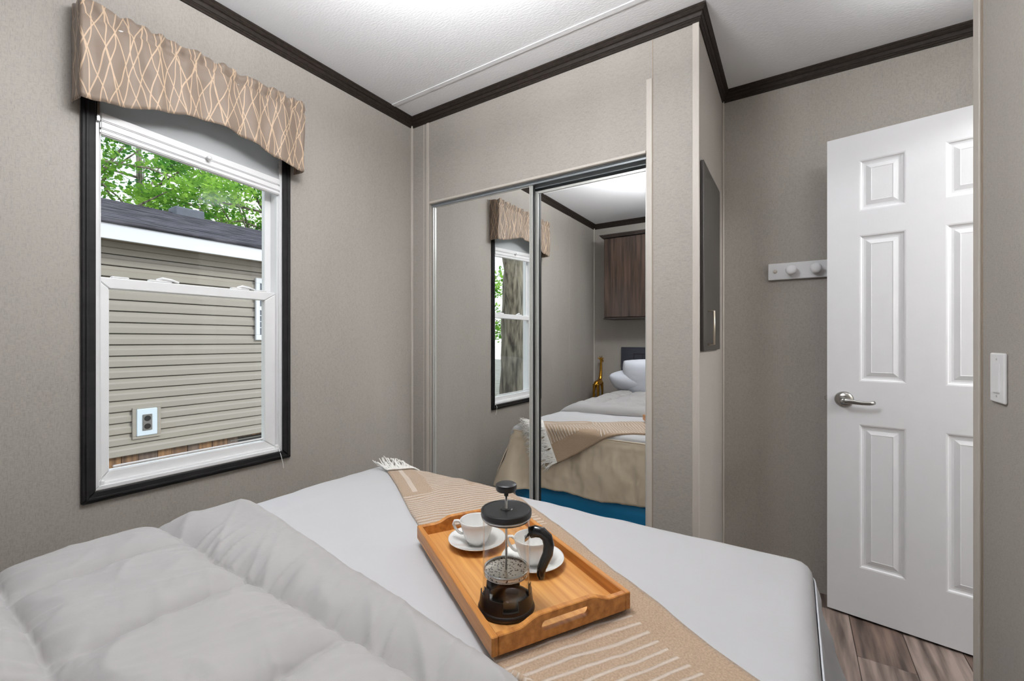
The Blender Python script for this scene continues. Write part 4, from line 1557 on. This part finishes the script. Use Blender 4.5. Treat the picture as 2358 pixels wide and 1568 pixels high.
def ceiling_lamp(x, y, rad, m, label, drop=0.20):
    # semi-flush drum: canopy, stem, lit shade, open lit top and a dimmer frosted bottom plate
    r = empty('ceiling_lamp', (x, y, H), 0, label, 'lamp')
    MB().lathe([(0, H - 0.0005), (0.065, H - 0.0005), (0.066, H - 0.012), (0.05, H - 0.02), (0, H - 0.02)], 32, (x, y, 0)).build('canopy', 'ceil_lamp_rim', r, True)
    MB().lathe([(0, H - 0.02), (0.009, H - 0.02), (0.009, H - drop + 0.002), (0, H - drop + 0.002)], 20, (x, y, 0)).build('stem', 'ceil_lamp_rim', r, True)
    z1, z0 = H - drop, H - drop - 0.09
    MB().lathe([(rad, z0), (rad, z1)], 40, (x, y, 0)).build('shade', m + '_shade', r, True)
    MB().lathe([(0, z1), (rad - 0.002, z1)], 40, (x, y, 0)).build('top_diffuser', m + '_up', r)
    MB().lathe([(0, z0), (rad - 0.002, z0)], 40, (x, y, 0)).build('bottom_diffuser', m + '_down', r)


ceiling_lamp(-0.69, 0.60, 0.14, 'room', 'drum-shaded ceiling lamp lighting the bedroom')
ceiling_lamp(1.45, 1.75, 0.13, 'hall', 'added unseen drum lamp in the hall, filling the door alcove with light')

# unseen bowl uplighter added to brighten the alcove ceiling, wall and door
al = empty('bowl_lamp', (0.58, 1.75, H), 0, 'added unseen bowl uplight brightening the door alcove', 'lamp')
MB().lathe([(0, H - 0.0005), (0.05, H - 0.0005), (0.05, H - 0.012), (0.008, H - 0.016), (0.008, H - 0.15), (0, H - 0.15)], 24, (0.58, 1.75, 0)).build('stem', 'ceil_lamp_rim', al, True)
MB().lathe([(0.13, H - 0.115), (0.132, H - 0.118), (0.11, H - 0.155), (0.06, H - 0.178), (0, H - 0.184)], 36, (0.58, 1.75, 0)).build('bowl', 'ceil_lamp_rim', al, True)
MB().lathe([(0, H - 0.125), (0.118, H - 0.125)], 36, (0.58, 1.75, 0)).build('lit_top', 'alcove_fill_up', al)

# ------------------------------------------------------------------ outside
gr = bx('ground', (-40, -30, -0.75), (12, 30, -0.62), 'ground')
tag(gr, 'patchy grass and gravel ground outside between the homes', 'ground', kind='structure')
NX = -5.20
NY0, NY1 = -1.2, 9.0
nh = empty('neighbour_house', (NX, 2.0, -0.62), 0, 'neighbouring mobile home with beige lap siding seen through the window', 'house')
bx('wall_core', (NX - 3.6, NY0, 0.074), (NX - 0.03, NY1, 2.06), 'siding_lap_shadow', nh)
SP = 0.1035
z = 0.078
while z < 2.0:
    prof = [(-0.029, z), (0.0, z), (0.003, z + 0.004), (0.0035, z + 0.052), (-0.010, z + 0.066), (-0.013, z + SP - 0.0075), (-0.029, z + SP - 0.0075)]  # gap above each board bares the dark core as a painted lap shadow
    A = [(NX + o, NY0, zz) for o, zz in prof]
    B = [(NX + o, NY1, zz) for o, zz in prof]
    k = len(prof)
    MB().poly(A + B, [(i, (i + 1) % k, k + (i + 1) % k, k + i) for i in range(k)] + [tuple(range(k)), tuple(range(2 * k - 1, k - 1, -1))]).build('siding_board', 'siding', nh)
    z += SP
# skirting boards
y = NY0
i = 0
while y < NY1:
    wd = 0.125 + 0.012 * ((i * 7) % 5 - 2)
    if not (2.34 < y < 2.80):
        bx('skirting_board', (NX - 0.07, y + 0.002, -0.615), (NX - 0.045 + 0.004 * ((i * 3) % 2), y + wd - 0.002, 0.073), 'skirting_%d' % ((i * 5 + i // 3) % 4), nh, 0.001)
    else:
        bx('skirting_board', (NX - 0.07, y + 0.002, -0.615), (NX - 0.045, y + wd - 0.002, -0.08), 'skirting_%d' % ((i * 5) % 4), nh, 0.001)
        bx('skirting_board', (NX - 0.07, y + 0.002, 0.056), (NX - 0.045, y + wd - 0.002, 0.073), 'skirting_%d' % ((i * 5) % 4), nh, 0.001)
    y += wd
    i += 1
bx('skirting_core', (NX - 0.12, NY0, -0.62), (NX - 0.075, NY1, 0.072), 'vent_dark', nh)
vt = bx('vent', (NX - 0.068, 2.32, -0.075), (NX - 0.050, 2.82, 0.052), 'vent_dark', nh)
for q in range(4):
    bx('louvre', (NX - 0.050, 2.33, -0.066 + q * 0.031), (NX - 0.040, 2.81, -0.054 + q * 0.031), 'outlet_grey', vt)
# eave, fascia, roof
bx('soffit', (NX - 0.03, NY0 - 0.2, 2.055), (NX + 0.20, NY1 + 0.2, 2.07), 'soffit', nh)
bx('fascia', (NX + 0.20, NY0 - 0.2, 2.035), (NX + 0.225, NY1 + 0.2, 2.17), 'fascia', nh, 0.003)
bx('frieze', (NX - 0.006, NY0, 2.0), (NX + 0.012, NY1, 2.054), 'siding', nh, 0.003)
rz0, rz1, rxr = 2.17, 2.90, NX - 2.0
bx('drip_edge', (NX + 0.19, NY0 - 0.2, 2.171), (NX + 0.245, NY1 + 0.2, 2.19), 'shingle', nh, 0.002)
A = [(NX + 0.25, 2.18), (NX + 0.25, 2.20), (rxr, rz1 + 0.02), (-10.0, 2.20), (-10.0, 2.18), (rxr, rz1)]
vv = [(x, NY0 - 0.25, z) for x, z in A] + [(x, NY1 + 0.25, z) for x, z in A]
k = len(A)
MB().poly(vv, [(i, (i + 1) % k, k + (i + 1) % k, k + i) for i in range(k)] + [(0, 1, 2, 5), (2, 3, 4, 5), (6, 7, 8, 11), (8, 9, 10, 11)]).build('roof', 'shingle', nh)
# shingle courses on the near slope
for q in range(15):
    f0 = q / 15
    xa = NX + 0.25 + (rxr - NX - 0.25) * f0
    za = 2.20 + (rz1 + 0.02 - 2.20) * f0
    f1 = (q + 1) / 15
    xb = NX + 0.25 + (rxr - NX - 0.25) * f1
    zb = 2.20 + (rz1 + 0.02 - 2.20) * f1
    vv = []
    for yy in (NY0 - 0.25, NY1 + 0.25):
        vv += [(xa, yy, za), (xa, yy, za + 0.012), (xb, yy, zb + 0.003), (xb, yy, zb)]
    MB().poly(vv, [(0, 1, 2, 3), (4, 5, 6, 7), (0, 1, 5, 4), (1, 2, 6, 5), (2, 3, 7, 6), (3, 0, 4, 7)]).build('shingle_course', 'shingle', nh)
# roof vent box near the ridge
xv, yv = rxr + 0.15, 2.585
zv = rz1 - 0.05
MB().box((xv - 0.15, yv - 0.175, zv - 0.06), (xv + 0.10, yv + 0.175, zv + 0.115), 0.02, 2).build('roof_vent', 'roof_vent', nh)
# power outlet block and small window fixed to the siding
OY0, OY1, OZ0, OZ1 = 1.493, 1.650, 0.245, 0.502
mbf = MB()
mbf.box((NX + 0.004, OY0 - 0.03, OZ0 - 0.025), (NX + 0.018, OY1 + 0.03, OZ0), 0.003)
mbf.box((NX + 0.004, OY0 - 0.03, OZ1), (NX + 0.018, OY1 + 0.03, OZ1 + 0.015), 0.003)
mbf.box((NX + 0.004, OY0 - 0.03, OZ0), (NX + 0.018, OY0, OZ1), 0.003)
mbf.box((NX + 0.004, OY1, OZ0), (NX + 0.018, OY1 + 0.03, OZ1), 0.003)
ob = mbf.build('outlet_surround', 'siding', nh)
bx('outlet_plate', (NX + 0.004, OY0, OZ0), (NX + 0.026, OY1, OZ1), 'outlet_plate', ob, 0.005)
bx('outlet_face', (NX + 0.026, OY0 + 0.042, OZ0 + 0.05), (NX + 0.034, OY1 - 0.042, OZ1 - 0.055), 'outlet_grey', ob, 0.003)
for q in (0, 1):
    c = OZ0 + 0.088 + q * 0.075
    s_ = MB().lathe([(0, 0.004), (0.024, 0.004), (0.026, 0.0)], 16)
    s_.bm.transform(Matrix.Translation((NX + 0.034, (OY0 + OY1) / 2, c)) @ Matrix.Rotation(PI / 2, 4, 'Y'))
    s_.build('socket', 'vent_dark', ob)
y0, y1, z0, z1 = 2.566, 3.42, 1.155, 1.87
wf = MB()
for a, b in (((y0, z0), (y1, z0 + 0.06)), ((y0, z1 - 0.06), (y1, z1)), ((y0, z0 + 0.06), (y0 + 0.045, z1 - 0.06)), ((y1 - 0.045, z0 + 0.06), (y1, z1 - 0.06))):
    wf.box((NX + 0.002, a[0], a[1]), (NX + 0.035, b[0], b[1]), 0.004)
wf = wf.build('window_frame', 'fascia', nh)
bx('pane', (NX + 0.010, y0 + 0.04, z0 + 0.05), (NX + 0.018, y1 - 0.07, z1 - 0.05), 'neighbour_glass', wf)
bx('meeting_rail', (NX + 0.018, y0 + 0.046, 1.50), (NX + 0.030, y1 - 0.076, 1.545), 'fascia', wf, 0.002)
for q in range(1, 4):
    bx('muntin', (NX + 0.018, y0 + 0.046, 1.225 + 0.07 * q), (NX + 0.024, y1 - 0.076, 1.233 + 0.07 * q), 'fascia', wf)


# trees
def leaves(name, blobs, per, size, m, parent, seed):
    rnd = random.Random(seed)
    vs, fs = [], []
    for (c, r) in blobs:
        for q in range(per):
            while True:
                p = Vector((rnd.uniform(-1, 1), rnd.uniform(-1, 1), rnd.uniform(-1, 1)))
                if p.length < 1:
                    break
            p = Vector(c) + Vector((p.x, p.y, p.z * 0.62)) * r
            a = Vector((rnd.gauss(0, 1), rnd.gauss(0, 1), rnd.gauss(0, 0.6))).normalized()
            b = a.cross(Vector((rnd.gauss(0, 0.5), rnd.gauss(0, 0.5), 1))).normalized()
            s_ = size * rnd.uniform(0.6, 1.25)
            n = len(vs)
            vs += [p - a * s_ * 0.5, p - a * 0.1 * s_ + b * s_ * 0.30, p + a * s_ * 0.5, p - a * 0.1 * s_ - b * s_ * 0.30]
            fs.append((n, n + 1, n + 2, n + 3))
    me = bpy.data.meshes.new(name)
    me.from_pydata([tuple(v) for v in vs], [], fs)
    o = link(name, me, m, parent)
    o['kind'] = 'stuff'
    return o


def tree(loc, h, cr_, cz_, nbl, per, size, m, label, seed, trunk=0.16, zs=0.8):
    rnd = random.Random(seed)
    r = empty('tree', loc, 0, label, 'tree', 'leafy trees outside')
    base = Vector(loc)
    top = base + Vector((rnd.uniform(-.3, .3), rnd.uniform(-.3, .3), h))
    MB().tube([base, base + (top - base) * 0.35 + Vector((0.08, 0.05, 0)), base + (top - base) * 0.7, top], [trunk, trunk * 0.8, trunk * 0.5, trunk * 0.15], 10).build('trunk', 'bark', r, True)
    blobs = []
    br = MB()
    for q in range(nbl):
        while True:
            p = Vector((rnd.uniform(-1, 1), rnd.uniform(-1, 1), rnd.uniform(-1, 1)))
            if 0.25 < p.length < 1:
                break
        c = base + Vector((p.x * cr_, p.y * cr_, cz_ + p.z * cr_ * zs))
        blobs.append((c, rnd.uniform(0.32, 0.62)))
        if q % 2 == 0:
            k = rnd.uniform(0.4, 0.85)
            st = base + (top - base) * k
            mid = st + (c - st) * 0.5 + Vector((0, 0, 0.15))
            br.tube([st, mid, c], [trunk * 0.22, trunk * 0.13, 0.008], 6)
    br.build('branches', 'bark', r, True)
    leaves('foliage', blobs, per, size, m, r, seed + 1)
    return r


tree((-11.2, 2.4, -0.62), 6.6, 2.3, 5.3, 56, 150, 0.115, 'leaf', 'bright green tree rising behind the dark roof, nearer the blind end', 11)
tree((-10.8, 5.3, -0.62), 5.9, 2.1, 4.9, 66, 150, 0.115, 'leaf', 'bright green tree behind the roof vent, nearer the window stile', 23)
tree((-14.5, 4.4, -0.62), 8.0, 2.8, 6.2, 40, 120, 0.15, 'leaf_dark', 'darker green tree farthest back behind the roof', 37)
tree((-9.5, -8.0, -0.62), 4.2, 2.2, 2.6, 60, 110, 0.14, 'leaf', 'low green tree beyond the thick trunk in the mirrored window', 51, zs=0.9)

tt = empty('old_tree', (-3.45, -1.80, -0.62), 0, 'thick grey-barked forked tree trunk reflected in the closet mirror', 'tree')


def trunk_mesh(name, pts, rads, n=28, seed=0.0):
    mb_ = MB()
    P = []
    for a, b, r0, r1 in zip(pts[:-1], pts[1:], rads[:-1], rads[1:]):
        for q in range(8):
            P.append((Vector(a).lerp(Vector(b), q / 8), r0 + (r1 - r0) * q / 8))
    P.append((Vector(pts[-1]), rads[-1]))
    mb_.tube([p for p, _ in P], [r for _, r in P], n)
    for v in mb_.bm.verts:
        c = min(P, key=lambda t: (t[0] - v.co).length)
        d = (v.co - c[0])
        if d.length > 1e-4:
            v.co += d.normalized() * 0.035 * mn.noise(Vector((v.co.x * 9, v.co.y * 9, v.co.z * 2.2 + seed)))
    return mb_.build(name, 'bark', tt, True)


trunk_mesh('trunk', [(-3.45, -1.80, -0.62), (-3.45, -1.80, 0.3), (-3.46, -1.81, 1.3), (-3.45, -1.88, 2.4), (-3.50, -2.05, 4.2)], [0.30, 0.20, 0.185, 0.165, 0.13])
trunk_mesh('limb', [(-3.42, -1.74, 0.85), (-3.38, -1.69, 1.4), (-3.34, -1.60, 1.85), (-3.28, -1.43, 2.4), (-3.1, -1.1, 3.9)], [0.09, 0.105, 0.10, 0.09, 0.06], seed=3.0)
rnd = random.Random(5)
leaves('foliage', [((-3.3 + rnd.uniform(-1.4, 1.4), -1.6 + rnd.uniform(-1.6, 1.4), 4.3 + rnd.uniform(-0.5, 1.2)), 0.55) for _ in range(26)], 120, 0.12, 'leaf', tt, 77)
